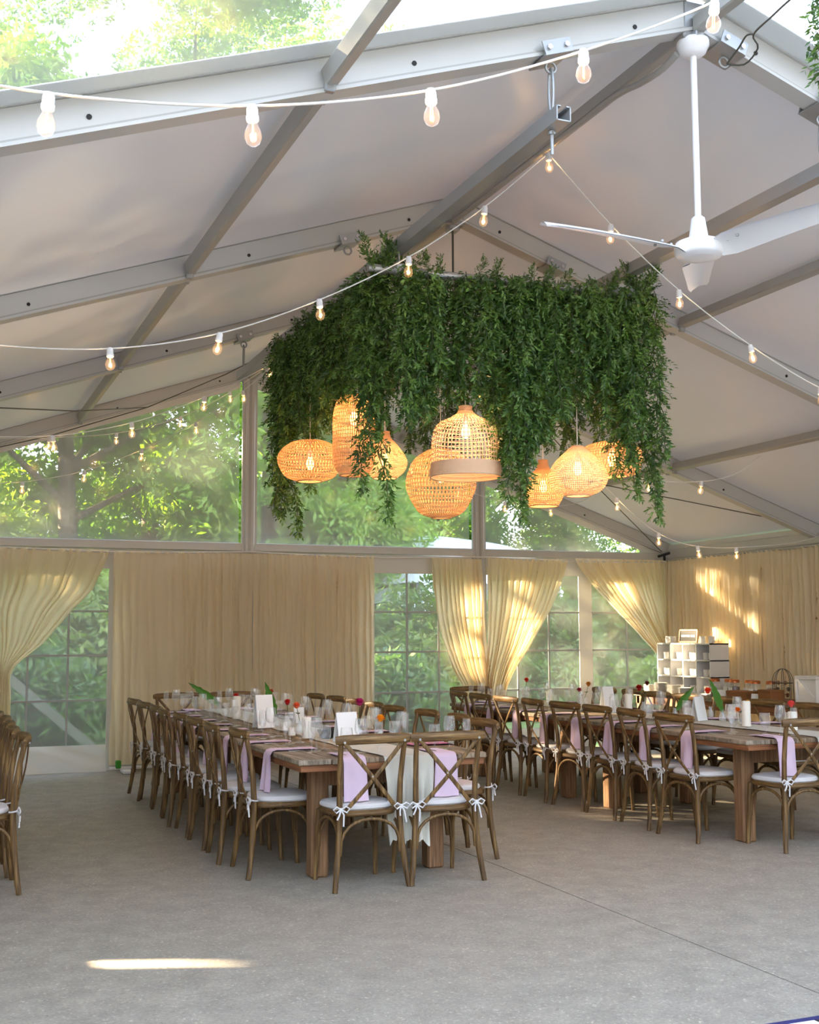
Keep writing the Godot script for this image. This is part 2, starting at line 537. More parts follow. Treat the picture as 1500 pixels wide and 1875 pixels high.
func make_outside() -> void:
	var m := MB.new()
	m.box(Vector3(0, -0.15, -20), Vector3(160, 0.2, 140))
	solo("ground", m.mesh(), M.lawn, "mown green lawn around and behind the tent", "lawn", Vector3.ZERO, Basis.IDENTITY, "", "structure")
	var names := ["leftmost of the trees behind the clear gable", "second tree from the left behind the clear gable", "third tree from the left behind the clear gable", "fourth tree from the left behind the clear gable", "fifth tree from the left behind the clear gable", "tree behind the centre post of the gable", "tree right of the centre post of the gable", "tree behind the white camper's left end", "tree behind the white camper's right end", "rightmost tree behind the clear gable"]
	var spots := [[-11.0, -30.0, 15.0, 0], [-6.5, -25.0, 13.0, 2], [-3.0, -33.0, 17.0, 0], [-0.5, -26.5, 14.0, 2], [2.5, -36.0, 18.0, 1], [4.2, -27.5, 14.0, 0], [8.0, -34.0, 16.0, 2], [10.0, -42.0, 17.0, 0], [16.0, -40.0, 16.0, 1], [19.0, -33.0, 12.0, 2]]
	for k in spots.size():
		var s: Array = spots[k]
		tree("leafy green woodland tree, " + names[k], Vector3(s[0], -0.05, s[1]), s[2], s[2] * 0.28, s[2] * 0.1, 10500, s[3], 100 + k)
	# woodland behind these and on the sun's side; last two added to block sun
	var back := [[-7.0, -36.0, 27.0, 0], [-1.5, -41.0, 29.0, 1], [5.0, -40.0, 28.0, 0], [11.0, -47.0, 29.0, 2], [19.0, -48.0, 26.0, 1], [28.0, -48.0, 22.0, 0], [-12.5, -23.0, 15.0, 1], [-19.0, -26.0, 17.0, 0], [-17.0, -17.5, 15.0, 1], [-21.0, -12.0, 16.0, 0], [-16.0, -8.5, 13.0, 1], [-6.9, -22.6, 13.5, 0], [-9.6, -26.4, 15.0, 1]]
	var bn := ["far left", "left of centre", "at the centre", "right of centre", "towards the right", "far right", "at the tent's left rear corner", "behind the left rear corner tree", "beside the tent's left wall, toward the rear", "well off the tent's left wall", "beside the tent's left wall, nearest the camera", "added out of view behind the rear wall to block sun", "added out of view farther back to block sun"]
	for k in back.size():
		var s: Array = back[k]
		tree("tall dark woodland tree " + ("in the back row, " if k < 6 else "") + bn[k], Vector3(s[0], -0.05, s[1]), s[2], s[2] * 0.24, s[2] * 0.06, 12500, s[3], 200 + k)
	var sh := [[-4.6, -17.5, 1.3, 1.7, 0, "outside the leftmost window"], [-2.3, -18.5, 1.4, 1.5, 0, "outside the left window, right of the strap"], [0.8, -18.8, 1.3, 1.6, 0, "behind the straight cream curtains"], [3.1, -17.6, 1.2, 1.2, 0, "outside the centre window, lower left"], [4.6, -20.5, 1.6, 1.6, 1, "outside the centre window, further back"], [7.2, -20.0, 1.3, 1.1, 0, "outside the right window beside the curtain"], [9.3, -19.3, 1.2, 1.0, 1, "outside the right window, right pane"], [12.5, -24.0, 1.6, 1.4, 0, "far right behind the coffee corner"], [5.7, -21.6, 1.9, 2.7, 0, "in front of the white camper's left end"], [7.9, -21.2, 1.5, 2.4, 0, "in front of the white camper's middle"], [10.9, -23.2, 1.6, 2.5, 0, "in front of the white camper's right end"]]
	for k in sh.size():
		var s: Array = sh[k]
		shrub("rounded green shrub " + String(s[5]), Vector3(s[0], -0.05, s[1]), s[2], s[3], 1500 if k < 8 else 2800, s[4], 300 + k)
	var hb := [[-9.5, -24.5], [-5.0, -30.0], [0.5, -31.0], [5.5, -33.0], [12.0, -36.0], [18.0, -37.0], [24.0, -36.0], [-2.0, -23.5]]
	for k in hb.size():
		shrub("broad leafy thicket at the wood's edge, %s from the left" % (ORD[k] if k > 0 else "first"), Vector3(hb[k][0], -0.05, hb[k][1]), 3.6, 4.2 if k != 7 else 3.0, 5600, 1 if k % 2 else 0, 400 + k)
	# white rounded camper trailer
	var c := thing("camper_trailer", "white rounded camper trailer parked on the lawn behind the tent", "trailer", Vector3(9.0, -0.05, -27.6), -0.95)
	c.scale = Vector3.ONE * 1.36
	var b := MB.new()
	var sect := []
	for k in 25:
		var a := PI * k / 24.0
		sect.append(Vector2(cos(a) * 1.25, 1.75 + sin(a) * 1.15))
	sect.push_front(Vector2(1.22, 0.55)); sect.append(Vector2(-1.22, 0.55))
	var rows := []
	for k in 15:
		var f := k / 14.0 * 2.0 - 1.0
		var sh2 := pow(maxf(0.0, 1.0 - pow(absf(f), 5.0)), 0.45) * 0.75 + 0.25 if absf(f) < 1.0 else 0.25
		var row := PackedVector3Array()
		for p in sect: row.append(Vector3(p.x * (0.55 + 0.45 * sh2), 0.55 + (p.y - 0.55) * (0.3 + 0.7 * sh2), f * 2.6))
		rows.append(row)
	b.sheet(rows)
	b.box(Vector3(0, 0.55, 0), Vector3(2.2, 0.08, 5.0))
	part("body", b.mesh(), M.trailer, c)
	for s in [-1.0, 1.0]:
		for z in [-1.3, 0.2, 1.5]:
			b = MB.new(); b.box(Vector3(s * 1.235, 1.75, z), Vector3(0.05, 0.5, 0.8), Basis.IDENTITY, 0.02)
			part("window", b.mesh(), M.dark_glass, c)
		b = MB.new(); b.tube([Vector3(s * 1.0, 0.34, 0), Vector3(s * 1.22, 0.34, 0)], 0.34, 20)
		part("wheel", b.mesh(), M.rubber, c)
	b = MB.new(); b.box(Vector3(0, 1.75, 2.35), Vector3(1.3, 0.5, 0.3), Basis.IDENTITY, 0.05)
	part("end_window", b.mesh(), M.dark_glass, c)
	# pale guy strap outside the left window
	m = MB.new(); m.beam(Vector3(-3.1, 1.42, -14.5), Vector3(-1.45, 0.0, -14.62), 0.012, 0.11, Vector3.UP)
	solo("guy_strap", m.mesh(), M.strap, "pale diagonal strap running down outside the left window", "strap")

# ---------------------------------------------------------------- floor, walls, roof skins
func panel(called: String, a: Vector3, b: Vector3, c: Vector3, d: Vector3, mat: Material, parent: Node3D, thick := 0.0) -> void:
	var m := MB.new()
	var nn := (b - a).cross(d - a).normalized()
	if thick <= 0.0: m.quad(a, b, c, d, nn)
	else:
		var o := nn * thick * 0.5
		m.quad(a + o, b + o, c + o, d + o, nn); m.quad(a - o, b - o, c - o, d - o, -nn)
		var q := [a, b, c, d]; var ct := (a + b + c + d) * 0.25
		for k in 4:
			var e: Vector3 = q[k]; var f: Vector3 = q[(k + 1) % 4]
			m.quad(e + o, f + o, f - o, e - o, ((e + f) * 0.5 - ct).normalized())
	part(called, m.mesh(), mat, parent)

func wall_window(idx: int, x0: float, x1: float, label: String) -> void:
	var w := thing("window_%d" % idx, label, "window", Vector3(0, 0, -D), 0.0, "", "structure")
	panel("pane", Vector3(x0, 0.29, 0), Vector3(x1, 0.29, 0), Vector3(x1, 2.27, 0), Vector3(x0, 2.27, 0), M.clear, w, 0.0)
	var nx := int(round((x1 - x0) / 0.433))
	for k in range(1, nx):
		var x := x0 + (x1 - x0) * k / nx
		var m := MB.new(); m.box(Vector3(x, 1.28, 0.004), Vector3(0.022, 1.98, 0.012))
		part("glazing_bar", m.mesh(), M.mullion, w)
	for y in [0.785, 1.288, 1.785]:
		var m := MB.new(); m.box(Vector3((x0 + x1) * 0.5, y, 0.006), Vector3(x1 - x0, 0.022, 0.012))
		part("glazing_bar", m.mesh(), M.mullion, w)

func make_shell() -> void:
	var fl := thing("floor", "grey speckled floor covering under the tables", "floor", Vector3.ZERO, 0.0, "", "structure")
	for s in [[-6.1, -0.035], [-0.027, 6.1]]:
		var m := MB.new()
		m.box(Vector3((s[0] + s[1]) * 0.5, -0.03, -4.6), Vector3(s[1] - s[0], 0.06, 19.0))
		part("floor_panel", m.mesh(), M.floor, fl)
	# rear wall: white vinyl with clear windows, clear gable above the eave beam
	var wb := thing("wall_back", "white vinyl rear wall behind the cream curtains", "wall", Vector3(0, 0, -D), 0.0, "", "structure")
	var wins := [[-5.8, -4.73], [-4.53, -3.15], [-2.92, -1.62], [1.62, 2.92], [3.15, 4.53], [4.73, 5.8]]
	var xs := [-W]
	for w in wins: xs.append_array(w)
	xs.append(W)
	for k in range(0, xs.size() - 1, 2):
		panel("vinyl_panel", Vector3(xs[k], 0.0, 0), Vector3(xs[k + 1], 0.0, 0), Vector3(xs[k + 1], 2.5, 0), Vector3(xs[k], 2.5, 0), M.vinyl_white, wb, 0.01)
	for w in wins:
		panel("vinyl_panel", Vector3(w[0], 2.27, 0), Vector3(w[1], 2.27, 0), Vector3(w[1], 2.5, 0), Vector3(w[0], 2.5, 0), M.vinyl_white, wb, 0.01)
		# slack skirt below the window
		var m := MB.new(); var rows := []
		for r in 9:
			var row := PackedVector3Array()
			for c in 25:
				var f := c / 24.0; var y := 0.29 * (1.0 - r / 8.0)
				row.append(Vector3(lerpf(w[0], w[1], f), y, (sin(f * 9.0 + y * 16.0) * 0.025 + 0.05 * sin(f * 3.1 + 1.0) * (0.3 - y)) * minf(1.0, r * 0.6) + 0.012 * r))
			rows.append(row)
		m.sheet(rows)
		part("skirt", m.mesh(), M.vinyl_white, wb)
	var wl := ["clear gridded window at the rear wall's left corner", "clear gridded window left of the gathered left curtain", "clear gridded window beside the gathered left curtain", "clear gridded window between straight curtains and gathered centre curtain", "clear gridded window right of the gathered centre curtain", "clear gridded window behind the right corner curtain"]
	for k in wins.size(): wall_window(k + 1, wins[k][0], wins[k][1], wl[k])
	# clear gable panes between the posts, each in a white hem
	var gx := [[-5.5, -3.09], [-2.93, -0.11], [0.11, 2.93], [3.16, 5.5]]
	var gl := ["clear vinyl gable pane at the far left", "clear vinyl gable pane left of the centre post", "clear vinyl gable pane right of the centre post", "triangular clear gable pane at the right"]
	for k in 4:
		var a: float = gx[k][0]; var b: float = gx[k][1]
		var g := thing("window_%d" % (7 + k), gl[k], "window", Vector3(0, 0, -D), 0.0, "", "structure")
		var ya := maxf(roofy(a) - 0.08, 2.62); var yb := maxf(roofy(b) - 0.08, 2.62)
		panel("pane", Vector3(a, 2.605, 0), Vector3(b, 2.605, 0), Vector3(b, yb, 0), Vector3(a, ya, 0), M.clear, g)
		# hems
		panel("hem", Vector3(a, ya - 0.002, 0.004), Vector3(b, yb - 0.002, 0.004), Vector3(b, roofy(b) + 0.12, 0.004), Vector3(a, roofy(a) + 0.12, 0.004), M.vinyl_white, g, 0.006)
	for p in [[-W, -5.5], [5.5, W]]:
		panel("vinyl_panel", Vector3(p[0], 2.5, 0), Vector3(p[1], 2.5, 0), Vector3(p[1], roofy(p[1]) + 0.12, 0), Vector3(p[0], roofy(p[0]) + 0.12, 0), M.vinyl_white, wb, 0.006)
	# side and front walls
	var wr := thing("wall_right", "white vinyl side wall behind the pleated curtains", "wall", Vector3.ZERO, 0.0, "", "structure")
	panel("vinyl_panel", Vector3(W, 0, -D), Vector3(W, 0, 4.2), Vector3(W, 2.72, 4.2), Vector3(W, 2.72, -D), M.vinyl_white, wr, 0.02)
	var wlft := thing("wall_left", "white vinyl side wall left of the camera", "wall", Vector3.ZERO, 0.0, "", "structure")
	# two wall sections with an unseen slanting slit added between them to shape the floor sun patch
	var z0 := -9.15; var z1 := -8.58
	panel("vinyl_panel", Vector3(-W, 0, -D), Vector3(-W, 0, z0), Vector3(-W, 2.72, z0), Vector3(-W, 2.72, -D), M.vinyl_white, wlft, 0.02)
	panel("vinyl_panel", Vector3(-W, 0, z1), Vector3(-W, 0, 4.2), Vector3(-W, 2.72, 4.2), Vector3(-W, 2.72, z1), M.vinyl_white, wlft, 0.02)
	panel("vinyl_panel", Vector3(-W, 0, z0), Vector3(-W, 0, z1), Vector3(-W, 1.58, z1), Vector3(-W, 1.58, z0), M.vinyl_white, wlft, 0.02)
	panel("vinyl_panel", Vector3(-W, 1.92, z0), Vector3(-W, 1.92, z1), Vector3(-W, 2.72, z1), Vector3(-W, 2.72, z0), M.vinyl_white, wlft, 0.02)
	panel("vinyl_panel", Vector3(-W, 1.58, z0), Vector3(-W, 1.58, -8.76), Vector3(-W, 1.92, -9.13), Vector3(-W, 1.92, z0), M.vinyl_white, wlft, 0.02)
	panel("vinyl_panel", Vector3(-W, 1.58, -8.62), Vector3(-W, 1.58, z1), Vector3(-W, 1.92, z1), Vector3(-W, 1.92, -8.99), M.vinyl_white, wlft, 0.02)
	var wf := thing("wall_front", "white vinyl gable wall behind the camera", "wall", Vector3.ZERO, 0.0, "", "structure")
	panel("vinyl_panel", Vector3(-W, 0, 4.2), Vector3(W, 0, 4.2), Vector3(W, 2.6, 4.2), Vector3(-W, 2.6, 4.2), M.vinyl_white, wf, 0.02)
	panel("gable_panel", Vector3(-W, 2.6, 4.2), Vector3(W, 2.6, 4.2), Vector3(0.02, PK + 0.15, 4.2), Vector3(-0.02, PK + 0.15, 4.2), M.vinyl_white, wf, 0.02)
	# roof skins, one per bay and slope
	var ceil := thing("ceiling", "white fabric tent roof over the rear three bays", "ceiling", Vector3.ZERO, 0.0, "", "structure")
	for bay in 3:
		for s in [-1.0, 1.0]:
			var rows := []
			for i in 13:
				var row := PackedVector3Array()
				for j in 13:
					var fx := i / 12.0; var fz := j / 12.0
					var x: float = s * fx * (W + 0.15)
					var sag := 0.05 * sin(PI * fz) * sin(PI * fx)
					row.append(Vector3(x, roofy(x) + 0.17 - sag * 0.6, -D + SP * (bay + fz)))
				rows.append(row)
			var m := MB.new(); m.sheet(rows)
			part("roof_panel", m.mesh(), M.ceiling, ceil)
	for bay in 3:
		for s in [-1.0, 1.0]:
			var z := -D + SP * (3 + bay)
			var g := thing("window_%d" % (11 + bay * 2 + int(s * 0.5 + 0.5)), "clear vinyl roof pane, %s bay from the white roof, %s slope" % [["first", "second", "third"][bay], "left" if s < 0 else "right"], "roof window", Vector3.ZERO, 0.0, "", "structure")
			panel("pane", Vector3(0, roofy(0) + 0.17, z), Vector3(0, roofy(0) + 0.17, z + SP), Vector3(s * (W + 0.1), roofy(W + 0.1) + 0.17, z + SP), Vector3(s * (W + 0.1), roofy(W + 0.1) + 0.17, z), M.clear_roof, g)
			panel("hem", Vector3(0, roofy(0) + 0.175, z + 0.05), Vector3(0, roofy(0) + 0.175, z + 0.2), Vector3(s * W, roofy(W) + 0.175, z + 0.2), Vector3(s * W, roofy(W) + 0.175, z + 0.05), M.vinyl_white, g, 0.004)

# ---------------------------------------------------------------- aluminium frame
func make_frame() -> void:
	var rn := ["end rafter in front of the clear gable", "second rafter from the rear gable", "third rafter, above the greenery", "rafter where white roof meets clear roof", "rafter under the clear roof above the camera"]
	for k in 5:
		var z := -D + SP * k
		var r := thing("rafter", "pale aluminium " + rn[k], "rafter", Vector3(0, 0, z), 0.0, "", "structure")
		for s in [-1.0, 1.0]:
			var up := Vector3(s * (PK - EV) / W, 1, 0).normalized()
			var a := Vector3(0, PK, 0); var b := Vector3(s * W, EV, 0)
			var o := up * 0.085
			var m := MB.new()
			m.beam(a + o, b + o, 0.09, 0.15, up, 0.006)
			m.beam(a + up * 0.008, b + up * 0.008, 0.11, 0.016, up)
			m.beam(a + up * 0.164, b + up * 0.164, 0.12, 0.012, up)
			part("beam", m.mesh(), M.alu, r)
			var m2 := MB.new()
			m2.beam(a + up * 0.022, b + up * 0.022, 0.096, 0.01, up)
			part("keder_groove", m2.mesh(), M.alu_dark, r)
			for x in [0.35, 1.55, 3.0, 4.6]:
				var p := Vector3(s * x, roofy(x), 0) + up * 0.065
				m = MB.new(); m.tube([p + Vector3(0, 0, 0.04), p + Vector3(0, 0, 0.05)], 0.012, 8)
				part("bolt", m.mesh(), M.black, r)
		var rp := MB.new()
		rp.box(Vector3(0, PK + 0.05, 0), Vector3(0.16, 0.2, 0.1), Basis.IDENTITY, 0.01)
		rp.box(Vector3(0, PK - 0.05, 0), Vector3(0.09, 0.08, 0.09), Basis.IDENTITY, 0.01)
		part("ridge_bracket", rp.mesh(), M.galv, r)
	# purlins between the rafters
	var pl := [["ridge", 0.0], ["upper left", -W / 3], ["upper right", W / 3], ["lower left", -W * 2 / 3], ["lower right", W * 2 / 3]]
	for p in pl:
		for bay in 5:
			if bay == 4 and p[1] > 0.0: continue
			var x: float = p[1]
			var z := -D + SP * bay
			var q := thing("purlin", "grey %s purlin in the %s bay from the rear gable" % [p[0], ["first", "second", "third", "fourth", "fifth"][bay]], "purlin", Vector3(x, roofy(x) + (0.065 if x != 0.0 else 0.02), z), 0.0, "", "structure")
			var up := Vector3(signf(x) * (PK - EV) / W, 1, 0).normalized()
			var m := MB.new()
			m.beam(Vector3(0, 0, 0.055), Vector3(0, 0, SP - 0.055), 0.065, 0.085, up, 0.008)
			part("tube", m.mesh(), M.alu_dark, q)
			for e in [0.06, SP - 0.06]:
				m = MB.new(); m.box(Vector3(0, -0.05, e), Vector3(0.05, 0.045, 0.04), Basis.IDENTITY, 0.006)
				part("bracket", m.mesh(), M.galv, q)
	# eave beams and posts
	for s in [[-1.0, "left"], [1.0, "right"]]:
		var m := MB.new(); m.box(Vector3(s[0] * W, EV + 0.02, -4.9), Vector3(0.11, 0.13, 18.2), Basis.IDENTITY, 0.008)
		solo("eave_beam", m.mesh(), M.alu, "long aluminium eave beam along the %s side wall" % s[1], "beam", Vector3.ZERO, Basis.IDENTITY, "", "structure")
	var mb := MB.new(); mb.box(Vector3(0, 2.552, -D + 0.03), Vector3(W * 2, 0.1, 0.08), Basis.IDENTITY, 0.008)
	solo("eave_beam", mb.mesh(), M.alu, "horizontal aluminium beam across the rear wall under the gable", "beam", Vector3.ZERO, Basis.IDENTITY, "", "structure")
	for p in [[-3.02, "left of the centre post"], [0.0, "under the ridge at the centre of the rear gable"], [3.04, "right of centre, its edge lit by the sun"]]:
		var x: float = p[0]
		var po := thing("gable_post", "aluminium gable post " + String(p[1]), "post", Vector3(x, 0, -D + 0.05), 0.0, "", "structure")
		var m := MB.new()
		m.box(Vector3(0, roofy(x) * 0.5, 0), Vector3(0.12, roofy(x), 0.1), Basis.IDENTITY, 0.012)
		m.box(Vector3(-0.075, roofy(x) * 0.5, 0.0), Vector3(0.03, roofy(x), 0.05))
		m.box(Vector3(0.075, roofy(x) * 0.5, 0.0), Vector3(0.03, roofy(x), 0.05))
		part("post", m.mesh(), M.alu, po)
		m = MB.new(); m.box(Vector3(0, roofy(x) * 0.5, 0.052), Vector3(0.03, roofy(x), 0.006))
		part("keder_groove", m.mesh(), M.alu_dark, po)
		m = MB.new(); m.box(Vector3(0, 0.012, 0.04), Vector3(0.26, 0.024, 0.2), Basis.IDENTITY, 0.004)
		part("base_plate", m.mesh(), M.galv, po)
	for k in 4:
		for s in [-1.0, 1.0]:
			if k == 0 or s > 0:
				var m := MB.new(); m.box(Vector3(0, 1.26, 0), Vector3(0.1, 2.52, 0.1), Basis.IDENTITY, 0.008)
				solo("side_post", m.mesh(), M.alu, "aluminium wall post under the %s end of rafter %s from the rear" % ["left" if s < 0 else "right", ["first", "second", "third", "fourth"][k]], "post", Vector3(s * (W - 0.03), 0, -D + SP * k + (0.06 if k == 0 else 0.0)), Basis.IDENTITY, "", "structure")
	# black strap joint at the right rear corner
	var cj := thing("corner_joint", "black ratchet joint at the right rear roof corner", "joint", Vector3(W - 0.2, EV - 0.01, -D + 0.2))
	cj.scale = Vector3.ONE * 0.55
	mb = MB.new(); mb.tube([Vector3(-0.16, -0.02, 0), Vector3(0.16, 0.07, 0.02)], 0.035, 8)
	part("barrel", mb.mesh(), M.black, cj)
	mb = MB.new(); mb.box(Vector3(0.02, -0.05, 0), Vector3(0.06, 0.14, 0.04), Basis.IDENTITY, 0.01)
	part("strap", mb.mesh(), M.rubber, cj)
	# bracing cables in the rear bay
	var cb := [[Vector3(-3.15, roofy(3.15) - 0.02, -D + SP), Vector3(-1.3, 4.08, -D + 0.5), "left rafter to the gable, sloping gently"], [Vector3(-1.3, 4.08, -D + 0.5), Vector3(-0.1, 4.5, -D + SP), "left ridge to the gable"], [Vector3(-1.3, 4.08, -D + 0.5), Vector3(-3.4, roofy(3.4), -D + 0.08), "left rear gable corner"], [Vector3(W - 0.75, roofy(W - 0.75), -D + SP - 0.05), Vector3(2.0, roofy(2.0) + 0.05, -D + 0.1), "right rafter to the gable"], [Vector3(2.2, roofy(2.2), -D + SP), Vector3(W - 0.2, EV + 0.05, -D + 0.15), "right roof corner from the second rafter"]]
	for c in cb:
		var m := MB.new(); m.tube([c[0], (c[0] + c[1]) * 0.5 - Vector3(0, 0.04, 0), c[1]], 0.006, 6)
		solo("bracing_cable", m.mesh(), M.cable, "thin steel bracing cable at the " + String(c[2]), "cable")
	# hanging strut channels with chains and clamps
	for s in [-1.0, 1.0]:
		var x: float = 0.83 * s
		var sd := "left" if s < 0 else "right"
		var z4 := -D + SP * 3; var z2 := -D + SP
		var ch := thing("strut_channel", "long grey steel strut channel hung below the %s roof slope" % sd, "channel", Vector3(x, 3.985, 0))
		var m := MB.new()
		var za := z4 + 0.12; var zb := z2 - 0.12; var zc := (za + zb) * 0.5; var ln := za - zb
		m.box(Vector3(0, -0.035, zc), Vector3(0.075, 0.006, ln))
		m.box(Vector3(-0.036, 0.0, zc), Vector3(0.006, 0.075, ln)); m.box(Vector3(0.036, 0.0, zc), Vector3(0.006, 0.075, ln))
		m.box(Vector3(-0.026, 0.035, zc), Vector3(0.022, 0.006, ln)); m.box(Vector3(0.026, 0.035, zc), Vector3(0.022, 0.006, ln))
		part("channel", m.mesh(), M.galv, ch)
		for z in [z4, z2]:
			m = MB.new(); m.tube([Vector3(0, 0.06, z), Vector3(0, -0.16, z)], 0.009, 8); m.tube([Vector3(0, -0.045, z), Vector3(0, -0.06, z)], 0.02, 6)
			part("threaded_rod", m.mesh(), M.galv, ch)
	var bn := [[-0.83, 3, "left slope beside the ceiling fan", true], [0.83, 3, "right slope beside the ceiling fan", true], [-0.83, 1, "second rafter's left slope", true], [0.83, 1, "second rafter's right slope", true], [-0.83, 2, "third rafter's left slope, empty hook", false], [0.83, 2, "third rafter's right slope, empty hook", false], [0.2, 3, "ridge just right of the fan mount", false]]
	for q in bn:
		var x: float = q[0]
		var z := -D + SP * int(q[1])
		var up := Vector3(signf(x) * (PK - EV) / W, 1, 0).normalized()
		var ax := Vector3(up.y, -up.x, 0)
		var bs := Basis(ax, up, Vector3.BACK)
		var cl := thing("beam_clamp", "galvanised beam clamp with eye bolt on the " + String(q[2]), "clamp", Vector3(x, roofy(x), z), 0.0, "beam clamps on the rafters")
		var m := MB.new()
		m.box(Vector3(0, -0.012, 0), Vector3(0.16, 0.008, 0.17), bs); m.box(bs * Vector3(0, 0.02, 0.085), Vector3(0.16, 0.07, 0.008), bs); m.box(bs * Vector3(0, 0.02, -0.085), Vector3(0.16, 0.07, 0.008), bs)
		part("clamp_plate", m.mesh(), M.galv, cl)
		for e in [-0.05, 0.05]:
			m = MB.new(); m.tube([bs * Vector3(e, 0.02, 0.088), bs * Vector3(e, 0.02, 0.1)], 0.014, 6)
			part("bolt", m.mesh(), M.chrome, cl)
		m = MB.new(); var ring := []
		for k in 13: ring.append(Vector3(cos(TAU * k / 12.0) * 0.028, -0.05 + sin(TAU * k / 12.0) * 0.028, 0))
		m.tube(ring, 0.007, 6, false)
		part("eye_bolt", m.mesh(), M.galv, cl)
		if q[3]:
			m = MB.new(); ring = []
			var y1 := -0.065; var y2 := 3.985 + 0.06 - roofy(x)
			for k in 17:
				var a := TAU * k / 16.0
				ring.append(Vector3(0, (y1 + y2) * 0.5 + cos(a) * (y1 - y2) * 0.55, sin(a) * 0.022))
			m.tube(ring, 0.007, 6, false)
			part("link", m.mesh(), M.galv, cl)
	# slim conduit along the ridge to the fan
	var cm := MB.new()
	cm.tube(smooth([Vector3(-0.06, 4.5, -4.97), Vector3(-0.07, 4.47, -5.1), Vector3(-0.06, 4.49, -5.3), Vector3(-0.04, 4.545, -5.6), Vector3(-0.03, 4.555, -6.2), Vector3(-0.03, 4.555, -7.85)], 50), 0.018, 8)
	solo("conduit", cm.mesh(), M.alu_dark, "slim grey conduit clipped under the ridge purlin to the fan", "conduit")
	# wire rope looping from the ridge clamp up to the right
	cm = MB.new()
	var e0 := Vector3(0.2, roofy(0.2) - 0.07, -4.9)
	cm.tube(smooth([e0, e0 + Vector3(0.05, -0.03, 0.08), e0 + Vector3(0.04, 0.0, 0.2), Vector3(0.15, 4.475, -4.62), Vector3(0.1, 4.46, -4.42), Vector3(0.04, 4.43, -4.2), Vector3(0.02, 4.42, -3.95), Vector3(0.0, 4.5, -3.4), Vector3(0.0, 4.585, -3.1)], 60), 0.005, 6)
	cm.tube(smooth([e0, e0 + Vector3(0.0, 0.04, 0.1), e0 + Vector3(-0.03, 0.05, 0.2), Vector3(0.15, 4.478, -4.62)], 24), 0.005, 6)
	solo("wire_rope", cm.mesh(), M.cable, "looped steel wire rope tied at the ridge clamp beside the fan", "rope")

# ---------------------------------------------------------------- curtains
func curtain(label: String, org: Vector3, dir: Vector3, out: Vector3, rows_: Array, pleats: float, amp: float, seed_: int, group := "cream sheer curtains") -> void:
	var r := RandomNumberGenerator.new(); r.seed = seed_
	var nz := FastNoiseLite.new(); nz.seed = seed_; nz.frequency = 0.9
	var nc := int(pleats * 7.0) + 1
	var top: float = rows_[0][0]; var bot: float = rows_[-1][0]
	var rows := []
	var nr := 44
	for i in nr + 1:
		var y := lerpf(top, bot, float(i) / nr)
		var k := 0
		while k < rows_.size() - 2 and y < rows_[k + 1][0]: k += 1
		var a: Array = rows_[k]; var b: Array = rows_[k + 1]
		var f := clampf((a[0] - y) / (a[0] - b[0]), 0, 1)
		var a0: Array = rows_[maxi(k - 1, 0)]; var b1: Array = rows_[mini(k + 2, rows_.size() - 1)]
		var l := cubic_interpolate(a[1], b[1], a0[1], b1[1], f); var rr := cubic_interpolate(a[2], b[2], a0[2], b1[2], f)
		var tight: float = clampf((rr - l) / (rows_[0][2] - rows_[0][1]), 0.12, 1.0)
		var row := PackedVector3Array()
		for c in nc + 1:
			var u := float(c) / nc
			var drift := nz.get_noise_2d(u * pleats * 0.35, float(i) * 0.02) * 0.8
			var ph := TAU * (u * pleats + drift)
			var am: float = amp * (0.55 + 0.5 * nz.get_noise_1d(u * 11.0 + 50.0)) * (0.45 + 0.55 * minf(1.0, i / 6.0)) * (0.7 + 0.6 * tight)
			var s := lerpf(l, rr, u) + cos(ph) * 0.006
			var z := am * sin(ph) + nz.get_noise_2d(u * 3.0, y * 0.7) * 0.02 + (1.0 - tight) * 0.06 * sin(PI * u)
			row.append(org + dir * s + Vector3.UP * y + out * z)
		rows.append(row)
	var m := MB.new(); m.sheet(rows)
	solo("curtain", m.mesh(), M.drape, label, "curtain", Vector3.ZERO, Basis.IDENTITY, group)

